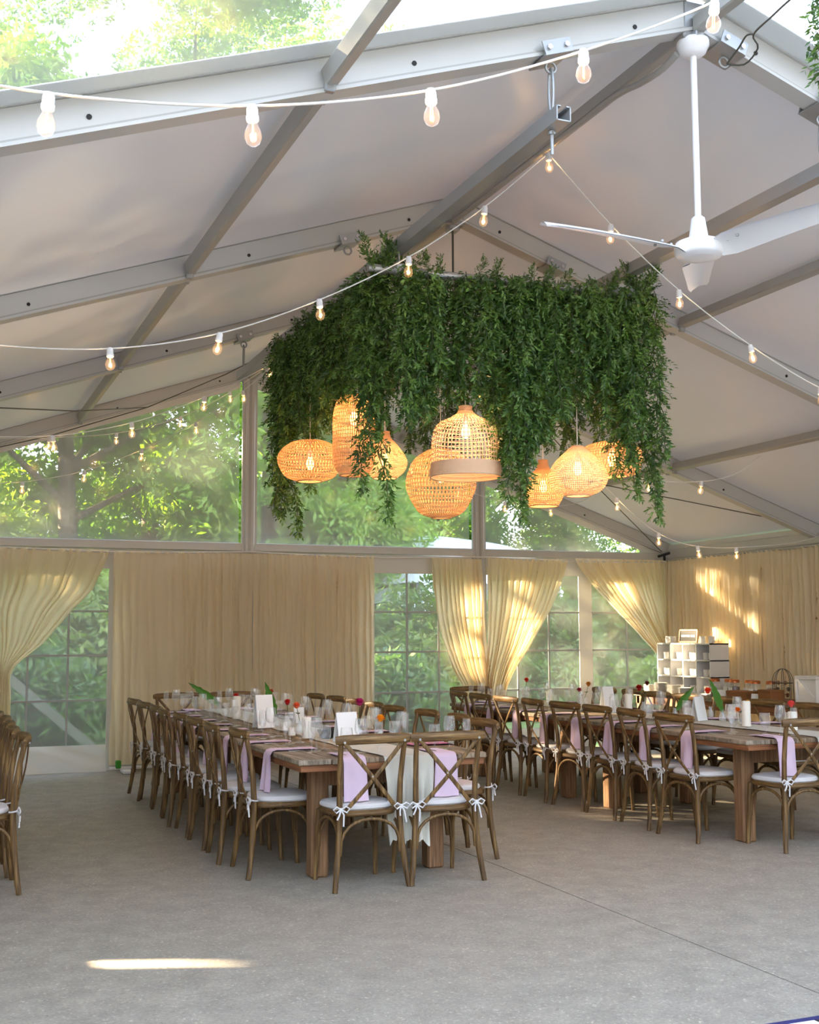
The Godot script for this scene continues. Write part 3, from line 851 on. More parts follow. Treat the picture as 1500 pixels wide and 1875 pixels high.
func make_curtains() -> void:
	var o := Vector3(0, 0, -D + 0.16)
	var X := Vector3.RIGHT; var Z := Vector3.BACK
	curtain("cream sheer curtain drawn aside at the left of the rear wall", o, X, Z, [[2.48, -4.2, -1.65], [2.03, -4.1, -1.82], [1.78, -3.9, -2.06], [1.41, -3.4, -2.36], [1.15, -2.98, -2.65], [0.9, -2.95, -2.67], [0.04, -3.0, -2.64]], 22, 0.035, 1)
	var st := [[-1.6, -0.82, "leftmost"], [-0.82, 0.02, "second from the left"], [0.02, 0.8, "third from the left"], [0.8, 1.55, "rightmost"]]
	for k in 4:
		curtain("straight cream curtain panel, %s of four on the rear wall" % st[k][2], o, X, Z, [[2.47, st[k][0], st[k][1]], [1.2, st[k][0] + 0.01, st[k][1]], [0.07, st[k][0], st[k][1] + 0.01]], [8.0, 11.0, 12.0, 9.0][k], [0.016, 0.03, 0.022, 0.028][k], 10 + k)
	curtain("cream curtain left of the right gable post, swept toward it", o, X, Z, [[2.46, 2.33, 3.02], [2.0, 2.36, 3.04], [1.6, 2.43, 3.06], [1.1, 2.6, 3.12], [0.7, 2.8, 3.16], [0.04, 2.75, 3.15]], 10, 0.04, 21)
	curtain("cream curtain right of the right gable post, glowing in sunlight", o, X, Z, [[2.48, 3.12, 4.28], [1.94, 3.12, 4.07], [1.4, 3.1, 3.74], [0.92, 3.06, 3.41], [0.6, 3.05, 3.32], [0.04, 3.0, 3.35]], 13, 0.04, 22)
	curtain("cream curtain swept into the right rear corner", o, X, Z, [[2.5, 4.39, 5.8], [2.2, 4.62, 5.81], [1.8, 5.03, 5.82], [1.45, 5.4, 5.84], [1.17, 5.66, 5.85], [0.9, 5.68, 5.86], [0.04, 5.6, 5.87]], 15, 0.04, 23)
	var zz := -D + 0.12
	for k in 6:
		curtain("pleated cream curtain on the right wall, %s panel from the rear corner" % ["first", "second", "third", "fourth", "fifth", "sixth"][k], Vector3(W - 0.13, 0, zz + k * 1.02), Z, -X, [[2.5, 0.0, 1.02], [1.2, 0.0, 1.02], [0.04, 0.0, 1.03]], 11, 0.035, 30 + k, "pleated curtains on the right wall")
	# white rope the curtains hang from
	var m := MB.new(); var pts := []
	for k in 61:
		var x := lerpf(-W, W, k / 60.0)
		var seg := fposmod(x, 3.02) / 3.02
		pts.append(Vector3(x, 2.49 - 0.035 * sin(PI * seg), -D + 0.15))
	m.tube(pts, 0.011, 6)
	solo("curtain_rope", m.mesh(), M.rope, "white rope holding the curtains along the rear wall", "rope")
	m = MB.new(); m.tube([Vector3(W - 0.12, 2.5, -D + 0.1), Vector3(W - 0.12, 2.5, -7.0)], 0.02, 8)
	solo("curtain_rod", m.mesh(), M.alu_dark, "dark rod holding the pleated curtains along the right wall", "rod")
	# green wheeled foot of a stand at the curtain's lower corner
	var ft := thing("pipe_stand_base", "white pipe base with green clamp under the straight curtains", "stand", Vector3(-1.52, 0, -D + 0.3))
	m = MB.new(); m.box(Vector3(0.35, 0.05, 0), Vector3(0.9, 0.03, 0.03), Basis.IDENTITY, 0.006); m.box(Vector3(0.08, 0.02, 0.08), Vector3(0.1, 0.035, 0.28), Basis.IDENTITY, 0.006)
	part("base", m.mesh(), M.white, ft)
	m = MB.new(); m.box(Vector3(0.0, 0.09, 0), Vector3(0.06, 0.09, 0.05), Basis.IDENTITY, 0.01)
	part("clamp", m.mesh(), std(Color(0.2, 0.55, 0.12), 0.5), ft)

# ---------------------------------------------------------------- chairs and tables
func outline(wf: float, wb: float, zf: float, zb: float, n: int, p: float) -> Array:
	var o := []
	for k in n:
		var a := TAU * k / n
		var c := cos(a); var s := sin(a)
		var x := signf(c) * pow(absf(c), p); var z := signf(s) * pow(absf(s), p)
		var f := (z + 1.0) * 0.5
		o.append(Vector2(x * lerpf(wf, wb, f) * 0.5, lerpf(zf, zb, f)))
	return o

# rings of [scale, y] over an outline, closed at both ends
func stacked(o: Array, rings: Array) -> ArrayMesh:
	var m := MB.new()
	var n := o.size()
	var ct := Vector2.ZERO
	for p in o: ct += p / n
	for i in rings.size() - 1:
		var f := m.v.size()
		for q in [rings[i], rings[i + 1]]:
			for k in n + 1:
				var p: Vector2 = ct + (o[k % n] - ct) * q[0]
				var p1: Vector2 = o[(k + 1) % n] - o[(k - 1 + n) % n]
				var side := Vector3(p1.y, 0, -p1.x).normalized()
				if side.dot(Vector3(p.x - ct.x, 0, p.y - ct.y)) < 0: side = -side
				var ds: float = (rings[i + 1][0] - rings[i][0]) * 0.2; var dy: float = rings[i + 1][1] - rings[i][1]
				var nn := (side * dy + Vector3.UP * -ds).normalized()
				if dy == 0.0: nn = Vector3.UP * (-signf(ds))
				m.vert(Vector3(p.x, q[1], p.y), nn)
		for k in n:
			m.tri(f + k, f + k + 1, f + n + 2 + k); m.tri(f + k, f + n + 2 + k, f + n + 1 + k)
	return m.mesh()

func make_chair(label: String) -> Node3D:
	var t := thing("cross_back_chair", label, "chair", Vector3.ZERO, 0.0, "cross-back chairs")
	for s in [-1.0, 1.0]:
		var m := MB.new()
		m.tube([Vector3(s * 0.24, 0, 0.232), Vector3(s * 0.222, 0.13, 0.212), Vector3(s * 0.205, 0.28, 0.197), Vector3(s * 0.195, 0.45, 0.188), Vector3(s * 0.198, 0.62, 0.198), Vector3(s * 0.204, 0.76, 0.22), Vector3(s * 0.208, 0.885, 0.248)], [0.0165, 0.018, 0.019, 0.019, 0.0175, 0.0165, 0.0155], 9)
		part("back_leg", m.mesh(), M.chair, t)
		m = MB.new()
		m.tube([Vector3(s * 0.203, 0, -0.2), Vector3(s * 0.2, 0.12, -0.19), Vector3(s * 0.196, 0.27, -0.18), Vector3(s * 0.19, 0.435, -0.17)], [0.015, 0.0165, 0.018, 0.019], 8)
		part("front_leg", m.mesh(), M.chair, t)
	var sm := stacked(outline(0.45, 0.415, -0.21, 0.208, 28, 0.62), [[0.0, 0.425], [0.93, 0.425], [0.985, 0.43], [1.0, 0.44], [0.99, 0.455], [0.95, 0.46], [0.0, 0.46]])
	part("seat", sm, M.chair_rail, t)
	var rl := MB.new(); var pts := []; var rad := []
	for k in 13:
		var f := k / 12.0 * 2.0 - 1.0
		pts.append(Vector3(f * 0.243, 0.885 + 0.006 * (1.0 - f * f), 0.243 + 0.042 * (1.0 - f * f)))
		rad.append(0.031 if absf(f) < 0.95 else 0.024)
	rl.tube(pts, rad, 10, true, Vector3.UP, 0.5, 1.0)
	part("top_rail", rl.mesh(), M.chair_rail, t)
	for s in [-1.0, 1.0]:
		var m := MB.new(); var q := []
		for k in 9:
			var f := k / 8.0
			q.append(Vector3(s * lerpf(-0.196, 0.168, f), lerpf(0.872, 0.462, f), lerpf(0.262, 0.21, f) + 0.02 * sin(PI * f) + s * 0.005))
		m.tube(q, 0.0135, 8, true, Vector3.BACK, 1.0, 0.36)
		part("cross_brace", m.mesh(), M.chair, t)
	var bl := MB.new(); bl.tube([Vector3(-0.014, 0.667, 0.258), Vector3(-0.014, 0.667, 0.27)], 0.006, 6)
	for s in [-1.0, 1.0]: bl.tube([Vector3(s * 0.196, 0.874, 0.258), Vector3(s * 0.196, 0.874, 0.277)], 0.008, 6)
	part("screw", bl.mesh(), M.alu_dark, t)
	var cn := [[Vector3(-0.2, 0, 0.197), Vector3(0.2, 0, 0.197)], [Vector3(-0.193, 0, -0.178), Vector3(0.193, 0, -0.178)], [Vector3(-0.2, 0, 0.195), Vector3(-0.195, 0, -0.178)], [Vector3(0.2, 0, 0.195), Vector3(0.195, 0, -0.178)]]
	for c in cn:
		var m := MB.new(); var q := []
		for k in 13:
			var a := PI * k / 12.0
			var p: Vector3 = c[0].lerp(c[1], 0.5 - 0.5 * cos(a) * 0.97)
			q.append(p + Vector3(0, 0.205 + 0.205 * pow(sin(a), 0.62), 0))
		m.tube(q, 0.0105, 7)
		part("arch_brace", m.mesh(), M.chair, t)
	var cu := stacked(outline(0.445, 0.39, -0.215, 0.178, 28, 0.66), [[0.0, 0.458], [0.95, 0.459], [1.0, 0.47], [0.995, 0.483], [0.95, 0.494], [0.8, 0.5], [0.4, 0.503], [0.0, 0.503]])
	part("cushion", cu, M.cushion, t)
	for s in [-1.0, 1.0]:
		var m := MB.new()
		var c := Vector3(s * 0.197, 0.478, 0.214)
		var ring := []
		for k in 11: ring.append(Vector3(s * 0.196, 0.478, 0.19) + Vector3(cos(TAU * k / 10.0) * 0.025, sin(TAU * k / 10.0) * 0.004, sin(TAU * k / 10.0) * 0.025))
		m.tube(ring, 0.005, 6, false)
		m.ball(c, Vector3(0.011, 0.011, 0.011), 8, 5)
		for e in [-1.0, 1.0]:
			m.tube([c, c + Vector3(e * 0.03, 0.018, 0.01), c + Vector3(e * 0.052, 0.004, 0.012), c + Vector3(e * 0.034, -0.018, 0.012), c], 0.0055, 6)
			m.tube([c, c + Vector3(e * 0.014, -0.03, 0.014), c + Vector3(e * 0.02 + s * 0.008, -0.078 - 0.02 * e, 0.012)], 0.0055, 6)
		part("cushion_tie", m.mesh(), M.cushion, t)
	return t

func place_chair(label: String, at: Vector3, turn: float) -> void:
	if not MESH.has("chair0"):
		MESH.chair0 = make_chair(label)
		MESH.chair0.position = at; MESH.chair0.rotation.y = turn
	else: copy(MESH.chair0, label, at, turn)

func farm_table(label: String, x0: float, x1: float, z0: float, z1: float) -> void:
	# z0 is the end nearer the camera
	var cx := (x0 + x1) * 0.5; var cz := (z0 + z1) * 0.5
	var t := thing("farm_table", label, "table", Vector3(cx, 0, cz), 0.0, "farm tables")
	var w := x1 - x0; var l := z0 - z1
	var n := 6
	for k in n:
		var m := MB.new()
		var pw := w / n
		var dl := rng.randf_range(-0.012, 0.012)
		m.box(Vector3(-w * 0.5 + pw * (k + 0.5), 0.743 + rng.randf_range(-0.0015, 0.0015), dl), Vector3(pw - 0.004, 0.034, l - 0.03), Basis.IDENTITY, 0.005)
		part("plank", m.mesh(), M.plank[k % 3], t)
	for s in [-1.0, 1.0]:
		var m := MB.new(); m.box(Vector3(0, 0.706, s * (l * 0.5 - 0.045)), Vector3(w - 0.03, 0.04, 0.03), Basis.IDENTITY, 0.003)
		part("apron", m.mesh(), M.apron, t)
		m = MB.new(); m.box(Vector3(s * (w * 0.5 - 0.03), 0.706, 0), Vector3(0.03, 0.04, l - 0.125), Basis.IDENTITY, 0.003)
		part("apron", m.mesh(), M.apron, t)
		for e in [-1.0, 1.0]:
			m = MB.new(); m.box(Vector3(s * (w * 0.5 - 0.23), 0.36, e * (l * 0.5 - 0.37)), Vector3(0.115, 0.72, 0.115), Basis.IDENTITY, 0.012)
			part("leg", m.mesh(), M.table_leg, t)
	for s in [-1.0, 1.0]:
		var m := MB.new(); m.box(Vector3(0, 0.64, s * (l * 0.5 - 0.37)), Vector3(w - 0.58, 0.16, 0.04), Basis.IDENTITY, 0.004)
		part("cross_rail", m.mesh(), M.table_leg, t)

func napkin_mesh(seed_: int) -> ArrayMesh:
	var r := RandomNumberGenerator.new(); r.seed = seed_
	var path := [[-0.30, 0.007], [-0.2, 0.009], [-0.1, 0.008], [-0.02, 0.009], [0.008, 0.004], [0.02, -0.02], [0.023, -0.08], [0.026, -0.14], [0.03, -0.2], [0.034, -0.252 - r.randf() * 0.005]]
	var m := MB.new()
	for layer in 2:
		var rows := []
		for i in path.size():
			var row := PackedVector3Array()
			for c in 9:
				var f := c / 8.0 * 2.0 - 1.0
				var down := maxf(0.0, -path[i][1] - 0.02)
				var wd := 0.072 + down * 0.04
				var fold := sin(f * 4.0 + seed_) * 0.012 * minf(1.0, down * 6.0)
				row.append(Vector3(f * wd + down * 0.03 * sin(seed_ * 1.7), path[i][1] + (0.004 if layer == 0 and i < 4 else 0.0), path[i][0] + fold + (0.006 if layer == 0 and i > 4 else 0.0)))
			rows.append(row)
		m.sheet(rows)
	return m.mesh()

func fork_mesh() -> ArrayMesh:
	var m := MB.new()
	m.tube([Vector3(0, 0.004, 0.1), Vector3(0, 0.004, 0.02), Vector3(0, 0.007, -0.03)], [0.0055, 0.004, 0.0035], 6, true, Vector3.UP, 1.0, 0.4)
	m.box(Vector3(0, 0.007, -0.043), Vector3(0.022, 0.003, 0.026), Basis.IDENTITY, 0.001)
	for k in 4: m.box(Vector3(-0.009 + k * 0.006, 0.007, -0.076), Vector3(0.003, 0.0025, 0.042))
	return m.mesh()

func knife_mesh() -> ArrayMesh:
	var m := MB.new()
	m.tube([Vector3(0, 0.004, 0.11), Vector3(0, 0.004, 0.02)], [0.006, 0.005], 6, true, Vector3.UP, 1.0, 0.5)
	m.box(Vector3(0, 0.004, -0.045), Vector3(0.016, 0.002, 0.13), Basis.IDENTITY, 0.0008)
	return m.mesh()

func glass_meshes() -> void:
	var m := MB.new()
	m.lathe([Vector2(0.0, 0.002), Vector2(0.034, 0.002), Vector2(0.035, 0.004), Vector2(0.012, 0.009), Vector2(0.0045, 0.02), Vector2(0.004, 0.085), Vector2(0.009, 0.096), Vector2(0.028, 0.112), Vector2(0.039, 0.135), Vector2(0.041, 0.155), Vector2(0.037, 0.19), Vector2(0.033, 0.218), Vector2(0.0318, 0.218), Vector2(0.0358, 0.19), Vector2(0.0395, 0.155), Vector2(0.037, 0.135), Vector2(0.026, 0.115), Vector2(0.0, 0.101)], 20)
	MESH.wine = m.mesh()
	m = MB.new()
	m.lathe([Vector2(0.0, 0.002), Vector2(0.03, 0.002), Vector2(0.031, 0.004), Vector2(0.01, 0.009), Vector2(0.004, 0.018), Vector2(0.0038, 0.06), Vector2(0.012, 0.075), Vector2(0.022, 0.1), Vector2(0.026, 0.14), Vector2(0.024, 0.2), Vector2(0.0228, 0.2), Vector2(0.0248, 0.14), Vector2(0.0205, 0.1), Vector2(0.0, 0.078)], 18)
	MESH.flute = m.mesh()
	m = MB.new()
	m.lathe([Vector2(0.0, 0.002), Vector2(0.033, 0.002), Vector2(0.034, 0.004), Vector2(0.012, 0.01), Vector2(0.006, 0.02), Vector2(0.006, 0.04), Vector2(0.022, 0.055), Vector2(0.038, 0.08), Vector2(0.041, 0.11), Vector2(0.036, 0.16), Vector2(0.0348, 0.16), Vector2(0.0398, 0.11), Vector2(0.0365, 0.08), Vector2(0.02, 0.058), Vector2(0.0, 0.05)], 20)
	MESH.goblet = m.mesh()

func setting(where: String, edge: Vector3, turn: float, variant: int, glasses := true, cutlery := false, pink := false) -> void:
	var b := Basis(Vector3.UP, turn)
	var key := "napkin%d" % (variant % 4)
	if not MESH.has(key): MESH[key] = napkin_mesh(variant % 4)
	var jig := rng.randf_range(-0.03, 0.03)
	solo("napkin", MESH[key], M.napkin_pink if pink else M.napkin, ("rose pink" if pink else "pale lilac") + " napkin " + where, "napkin", edge + b * Vector3(jig - 0.02, 0.001, 0), b, "folded napkins")
	if cutlery:
		if not MESH.has("fork"): MESH.fork = fork_mesh(); MESH.knife = knife_mesh()
		solo("fork", MESH.fork, M.steel, "steel fork " + where, "fork", edge + b * Vector3(jig - 0.05, 0.012, -0.18), b * Basis(Vector3.UP, 0.05), "forks")
		solo("knife", MESH.knife, M.steel, "steel knife " + where, "knife", edge + b * Vector3(jig + 0.085, 0.001, -0.2), b * Basis(Vector3.UP, -0.04), "knives")
	if glasses:
		for g in [["wine_glass", "wine", Vector3(0.15, 0, -0.27), "tall stemmed wine glass"], ["champagne_flute", "flute", Vector3(0.235, 0, -0.20), "slim champagne flute"], ["water_goblet", "goblet", Vector3(0.075, 0, -0.345), "short-stemmed water goblet"]]:
			var p: Vector3 = g[2] + Vector3(rng.randf_range(-0.015, 0.015), 0.001, rng.randf_range(-0.015, 0.015))
			solo(g[0], MESH[g[1]], M.glass, String(g[3]) + " " + where, "glass", edge + b * p, b, String(g[3]) + "s")

func blossom_mesh(rad: float, seed_: int, layers: int) -> ArrayMesh:
	var r := RandomNumberGenerator.new(); r.seed = seed_
	var m := MB.new()
	m.ball(Vector3(0, 0, 0), Vector3(rad * 0.45, rad * 0.35, rad * 0.45), 8, 5)
	for l in layers:
		var tilt := lerpf(0.15, 1.15, float(l) / maxi(1, layers - 1))
		var n := 12 - l
		for k in n:
			var a := TAU * (k + 0.5 * l) / n + r.randf_range(-0.1, 0.1)
			var d := Vector3(cos(a) * cos(tilt), sin(tilt), sin(a) * cos(tilt))
			var s := Vector3(-sin(a), 0, cos(a)) * rad * 0.26
			var nn := s.cross(d).normalized()
			var o := d * rad * 0.25
			var i := m.vert(o, nn); m.vert(o + d * rad * 0.55 + s, nn); m.vert(o + d * rad * 0.85, nn); m.vert(o + d * rad * 0.55 - s, nn)
			m.tri(i, i + 1, i + 2); m.tri(i, i + 2, i + 3)
	return m.mesh()

func bud_vase(label: String, at: Vector3, blooms: Array) -> void:
	var t := thing("bud_vase", label, "vase", at, rng.randf_range(0, TAU), "bud vases with flowers")
	if not MESH.has("vase"):
		var m := MB.new()
		m.lathe([Vector2(0, 0.001), Vector2(0.026, 0.001), Vector2(0.03, 0.01), Vector2(0.03, 0.045), Vector2(0.016, 0.07), Vector2(0.014, 0.085), Vector2(0.018, 0.095), Vector2(0.0165, 0.095), Vector2(0.0125, 0.085), Vector2(0.0145, 0.07), Vector2(0.028, 0.044), Vector2(0.027, 0.012), Vector2(0, 0.006)], 16)
		MESH.vase = m.mesh()
	part("vase", MESH.vase, M.glass_thick, t)
	var k := 0
	for b in blooms:
		# [height, colour, radius]
		var a := TAU * k / maxi(1, blooms.size()) + 0.4
		var top := Vector3(cos(a) * 0.028 * blooms.size(), b[0], sin(a) * 0.028 * blooms.size())
		var m := MB.new(); m.tube([Vector3(0, 0.012, 0), Vector3(0, 0.09, 0), top], 0.0025, 5)
		for s in [-1.0, 1.0]:
			var c := Vector3(0, 0.09, 0).lerp(top, 0.5)
			var d := Vector3(cos(a + s * 1.4), 0.5, sin(a + s * 1.4)) * 0.03
			var sd := d.cross(Vector3.UP).normalized() * 0.01
			m.quad(c, c + d * 0.5 + sd, c + d, c + d * 0.5 - sd, Vector3.UP)
		part("stem", m.mesh(), M.stem, t)
		part("blossom", blossom_mesh(b[2], k + 3, 4), cloth(b[1], Color(b[1].r * 0.4, b[1].g * 0.4, b[1].b * 0.4), 0.7), t, top)
		k += 1

func fern_leaf(label: String, at: Vector3, d: Vector3, ln: float) -> void:
	# one long blade-like leaf standing in a small vase
	var t := thing("leaf_vase", label, "vase", at, 0.0, "vases with single leaves")
	part("vase", MESH.vase, M.glass_thick, t)
	var m := MB.new(); var rows := []
	var side := d.cross(Vector3.FORWARD).normalized()
	if side.length() < 0.1: side = Vector3.RIGHT
	for i in 13:
		var f := i / 12.0
		var c := Vector3(0, 0.07, 0) + d * ln * f + Vector3(0, -0.10 * ln * f * f, 0)
		var wd := 0.034 * sin(PI * pow(f, 0.7)) + 0.0015
		var row := PackedVector3Array()
		for q in 5:
			var e := q / 4.0 * 2.0 - 1.0
			row.append(c + side * wd * e * (1.0 + 0.18 * sin(i * 2.6)) + Vector3(0, 0, 0.01 * absf(e)))
		rows.append(row)
	m.sheet(rows)
	part("leaf", m.mesh(), M.fern, t)

func candle(label: String, at: Vector3, r_: float, h: float) -> void:
	var t := thing("pillar_candle", label, "candle", at, 0.0, "white candles")
	var m := MB.new(); m.lathe([Vector2(0, 0.002), Vector2(r_, 0.002), Vector2(r_, h - 0.006), Vector2(r_ - 0.006, h), Vector2(r_ * 0.5, h - 0.004), Vector2(0, h - 0.006)], 18)
	part("wax", m.mesh(), M.wax, t)
	m = MB.new(); m.tube([Vector3(0, h - 0.008, 0), Vector3(0.001, h + 0.012, 0)], 0.0015, 5)
	part("wick", m.mesh(), M.black, t)

func tent_card(label: String, at: Vector3, w: float, h: float, turn: float) -> void:
	var t := thing("table_card", label, "card", at, turn, "blank white cards")
	for s in [-1.0, 1.0]:
		var m := MB.new(); m.beam(Vector3(0, 0.001, s * h * 0.2), Vector3(0, h, 0), w, 0.003, Vector3.BACK)
		part("leaf_panel", m.mesh(), M.card, t)

func runner(label: String, cx: float, z0: float, z1: float, drop: float, seed_: int) -> void:
	var nz := FastNoiseLite.new(); nz.seed = seed_; nz.frequency = 1.0
	var rows := []
	var path := []
	for k in 46: path.append(Vector2(lerpf(z1 + 0.02, z0, k / 45.0), 0.767))
	path.append(Vector2(z0 + 0.02, 0.755))
	for k in 12: path.append(Vector2(z0 + 0.03 + 0.02 * sin(k * 0.6), 0.74 - drop * (k + 1) / 12.0))
	for i in path.size():
		var p: Vector2 = path[i]
		var row := PackedVector3Array()
		var hang := maxf(0.0, 0.74 - p.y)
		for c in 29:
			var f := c / 28.0 * 2.0 - 1.0
			var wd := 0.17 + nz.get_noise_2d(p.x * 1.5, 3.0) * 0.03 - hang * 0.06
			var rip := nz.get_noise_2d(f * 5.0, p.x * 2.0)
			var z := p.x + (sin(f * 16.0 + rip * 2.0) * 0.018 + rip * 0.01) * minf(1.0, hang * 5.0)
			var y := p.y + maxf(0.0, rip) * 0.006 * (1.0 - minf(1.0, hang * 20.0)) - hang * 0.12 * nz.get_noise_1d(f * 2.0 + 9.0)
			row.append(Vector3(cx + f * wd + nz.get_noise_2d(p.x * 0.8, 9.0) * 0.04, y, z))
		rows.append(row)
	var m := MB.new(); m.sheet(rows)
	solo("table_runner", m.mesh(), M.gauze, label, "table runner", Vector3.ZERO, Basis.IDENTITY, "gauze runners")

func make_tables() -> void:
	glass_meshes()
	var m := MB.new()
	var TL := [-1.46, -0.21, -7.0, -12.16]
	var TR := [1.80, 3.05, -6.97, -12.13]
	farm_table("weathered plank farm table with lilac napkins, near half of left run", TL[0], TL[1], TL[2], -9.575)
	farm_table("weathered plank farm table, far half of the left run by the curtains", TL[0], TL[1], -9.585, TL[3])
	farm_table("weathered plank farm table, near half of right run", TR[0], TR[1], TR[2], -9.545)
	farm_table("weathered plank farm table, far half of right run by the window", TR[0], TR[1], -9.555, TR[3])
	# left run
	var H := PI / 2
	for k in 8:
		var z := -7.66 - 0.57 * k
		var j := rng.randf_range(-0.035, 0.035)
		var w := "at the %s seat, left side of the left table" % ORD[k]
		place_chair("brown cross-back chair, %s on the left side of the left table" % ORD[k], Vector3(-1.45 + j, 0, z + rng.randf_range(-0.03, 0.03)), -H + rng.randf_range(-0.1, 0.1))
		setting(w, Vector3(TL[0], 0.76, z), -H, k, true, k < 3)
		place_chair("brown cross-back chair, %s on the right side of the left table" % ORD[k], Vector3(-0.14 + rng.randf_range(-0.03, 0.06), 0, z - 0.02), H + rng.randf_range(-0.12, 0.12))
		setting("at the %s seat, right side of the left table" % ORD[k], Vector3(TL[1], 0.76, z), H, k + 1, true, k < 1, k == 0)
	place_chair("brown cross-back chair at the left table's near end, left one", Vector3(-1.06, 0, -7.09), 0.05)
	place_chair("brown cross-back chair at the left table's near end, right one", Vector3(-0.55, 0, -7.085), -0.03)
	setting("at the near end of the left table, left seat", Vector3(-1.12, 0.76, -7.0), 0.0, 1, true, true)
	setting("at the near end of the left table, right seat", Vector3(-0.5, 0.76, -7.0), 0.0, 2, true, true)
	place_chair("brown cross-back chair at the left table's far end, left one", Vector3(-1.1, 0, -12.25), PI + 0.08)
	place_chair("brown cross-back chair at the left table's far end, right one", Vector3(-0.55, 0, -12.24), PI - 0.05)
	setting("at the far end of the left table, left seat", Vector3(-1.1, 0.76, TL[3]), PI, 3)
	setting("at the far end of the left table, right seat", Vector3(-0.55, 0.76, TL[3]), PI, 0)
	# right run
	for k in 8:
		var z := -7.66 - 0.557 * k
		place_chair("brown cross-back chair, %s on the left side of the right table" % ORD[k], Vector3(1.9 + rng.randf_range(-0.03, 0.03), 0, z + rng.randf_range(-0.02, 0.02)), -H + rng.randf_range(-0.12, 0.06))
		setting("at the %s seat, left side of the right table" % ORD[k], Vector3(TR[0], 0.76, z), -H, k + 2, true, k < 2)
		if k > 0:
			place_chair("brown cross-back chair, %s on the right side of the right table" % ORD[k], Vector3(3.14 + rng.randf_range(-0.03, 0.05), 0, z), H + rng.randf_range(-0.1, 0.1))
			setting("at the %s seat, right side of the right table" % ORD[k], Vector3(TR[1], 0.76, z), H, k + 3)
	place_chair("brown cross-back chair at the near end of the right table", Vector3(2.2, 0, -7.07), 0.04)
	setting("at the near end of the right table", Vector3(2.14, 0.76, TR[2]), 0.0, 0, true, true)
	place_chair("brown cross-back chair at the far end of the right table", Vector3(2.2, 0, -12.2), PI)
	setting("at the far end of the right table", Vector3(2.2, 0.76, TR[3]), PI, 1)
	# row at the picture's left edge
	for k in 5:
		var z := -7.78 - 0.575 * k
		place_chair("brown cross-back chair at the photo's left edge, %s in its row" % ORD[k], Vector3(-3.26 + rng.randf_range(-0.02, 0.02), 0, z), H + rng.randf_range(-0.06, 0.06))
		if k == 0: setting("by the nearest chair at the photo's left edge", Vector3(-3.32, 0.76, z), H, k, false)
	farm_table("weathered plank farm table just outside the photo's left edge", -4.57, -3.32, -7.25, -10.4)
	runner("white gauze runner falling over the left table's near end", -0.78, TL[2], TL[3], 0.5, 3)
	runner("white gauze runner falling over the right table's near end", 2.55, TR[2], TR[3], 0.45, 5)
	# centrepieces, left
	var Y := 0.772
	bud_vase("small glass vase with one yellow-orange blossom on left table", Vector3(-0.66, Y, -7.75), [[0.16, Color(0.95, 0.62, 0.05), 0.038]])
	bud_vase("glass vase with one tall magenta blossom on left table", Vector3(-0.66, Y, -8.2), [[0.245, Color(0.68, 0.06, 0.38), 0.042]])
	bud_vase("glass vase with a peach-orange blossom on left table", Vector3(-0.93, Y, -8.75), [[0.2, Color(0.93, 0.42, 0.22), 0.036]])
	bud_vase("glass vase with a red blossom, middle of left table", Vector3(-0.85, Y, -9.35), [[0.19, Color(0.75, 0.05, 0.03), 0.036]])
	bud_vase("glass vase with red and pink blossoms further along left table", Vector3(-0.75, Y, -10.2), [[0.24, Color(0.78, 0.14, 0.12), 0.032], [0.2, Color(0.8, 0.3, 0.35), 0.028]])
	bud_vase("glass vase with a scarlet blossom near left table's far end", Vector3(-0.95, Y, -10.75), [[0.18, Color(0.8, 0.08, 0.04), 0.035]])
	tent_card("large blank white card standing near the left table's near end", Vector3(-0.82, Y, -8.0), 0.17, 0.2, 0.25)
	tent_card("tall blank white card at the middle of the left table", Vector3(-1.02, Y, -9.45), 0.15, 0.26, 0.2)
	tent_card("small blank white card at the left table's middle, right side", Vector3(-0.62, Y, -9.8), 0.09, 0.13, 0.1)
	candle("white pillar candle left of the large card, left table", Vector3(-1.0, Y, -8.35), 0.034, 0.15)
	candle("short white candle beside the black dish, left table", Vector3(-1.03, Y, -8.62), 0.028, 0.06)
	candle("white pillar candle toward the left table's far end", Vector3(-0.98, Y, -10.5), 0.036, 0.2)
	candle("short white candle at the left table's middle", Vector3(-0.95, Y, -9.1), 0.028, 0.065)
	fern_leaf("upright green blade leaf at the middle of left table", Vector3(-0.88, Y, -9.6), Vector3(-0.3, 0.95, 0.1).normalized(), 0.34)
	fern_leaf("green blade leaf leaning left at left table's far end", Vector3(-0.95, Y, -11.3), Vector3(-0.75, 0.66, 0.0).normalized(), 0.4)
	m = MB.new(); m.lathe([Vector2(0, 0.002), Vector2(0.05, 0.002), Vector2(0.07, 0.045), Vector2(0.074, 0.06), Vector2(0.07, 0.06), Vector2(0.05, 0.012), Vector2(0, 0.01)], 20)
	solo("dish", m.mesh(), M.black, "small black dish on the left table's runner", "dish", Vector3(-0.85, Y, -8.33))
	# centrepieces, right
	bud_vase("glass vase with coral pink blossom at right table's near part", Vector3(2.95, Y, -7.95), [[0.15, Color(0.95, 0.38, 0.36), 0.042]])
	bud_vase("glass vase with yellow and orange blossoms on right table", Vector3(2.62, Y, -8.1), [[0.10, Color(0.96, 0.5, 0.03), 0.036], [0.17, Color(0.88, 0.68, 0.12), 0.03]])
	bud_vase("glass vase with one vivid orange blossom on right table", Vector3(2.85, Y, -8.85), [[0.22, Color(0.95, 0.25, 0.03), 0.042]])
	bud_vase("glass vase with dark red blossoms at right table's middle", Vector3(2.75, Y, -9.75), [[0.21, Color(0.68, 0.02, 0.05), 0.045], [0.26, Color(0.4, 0.03, 0.1), 0.032]])
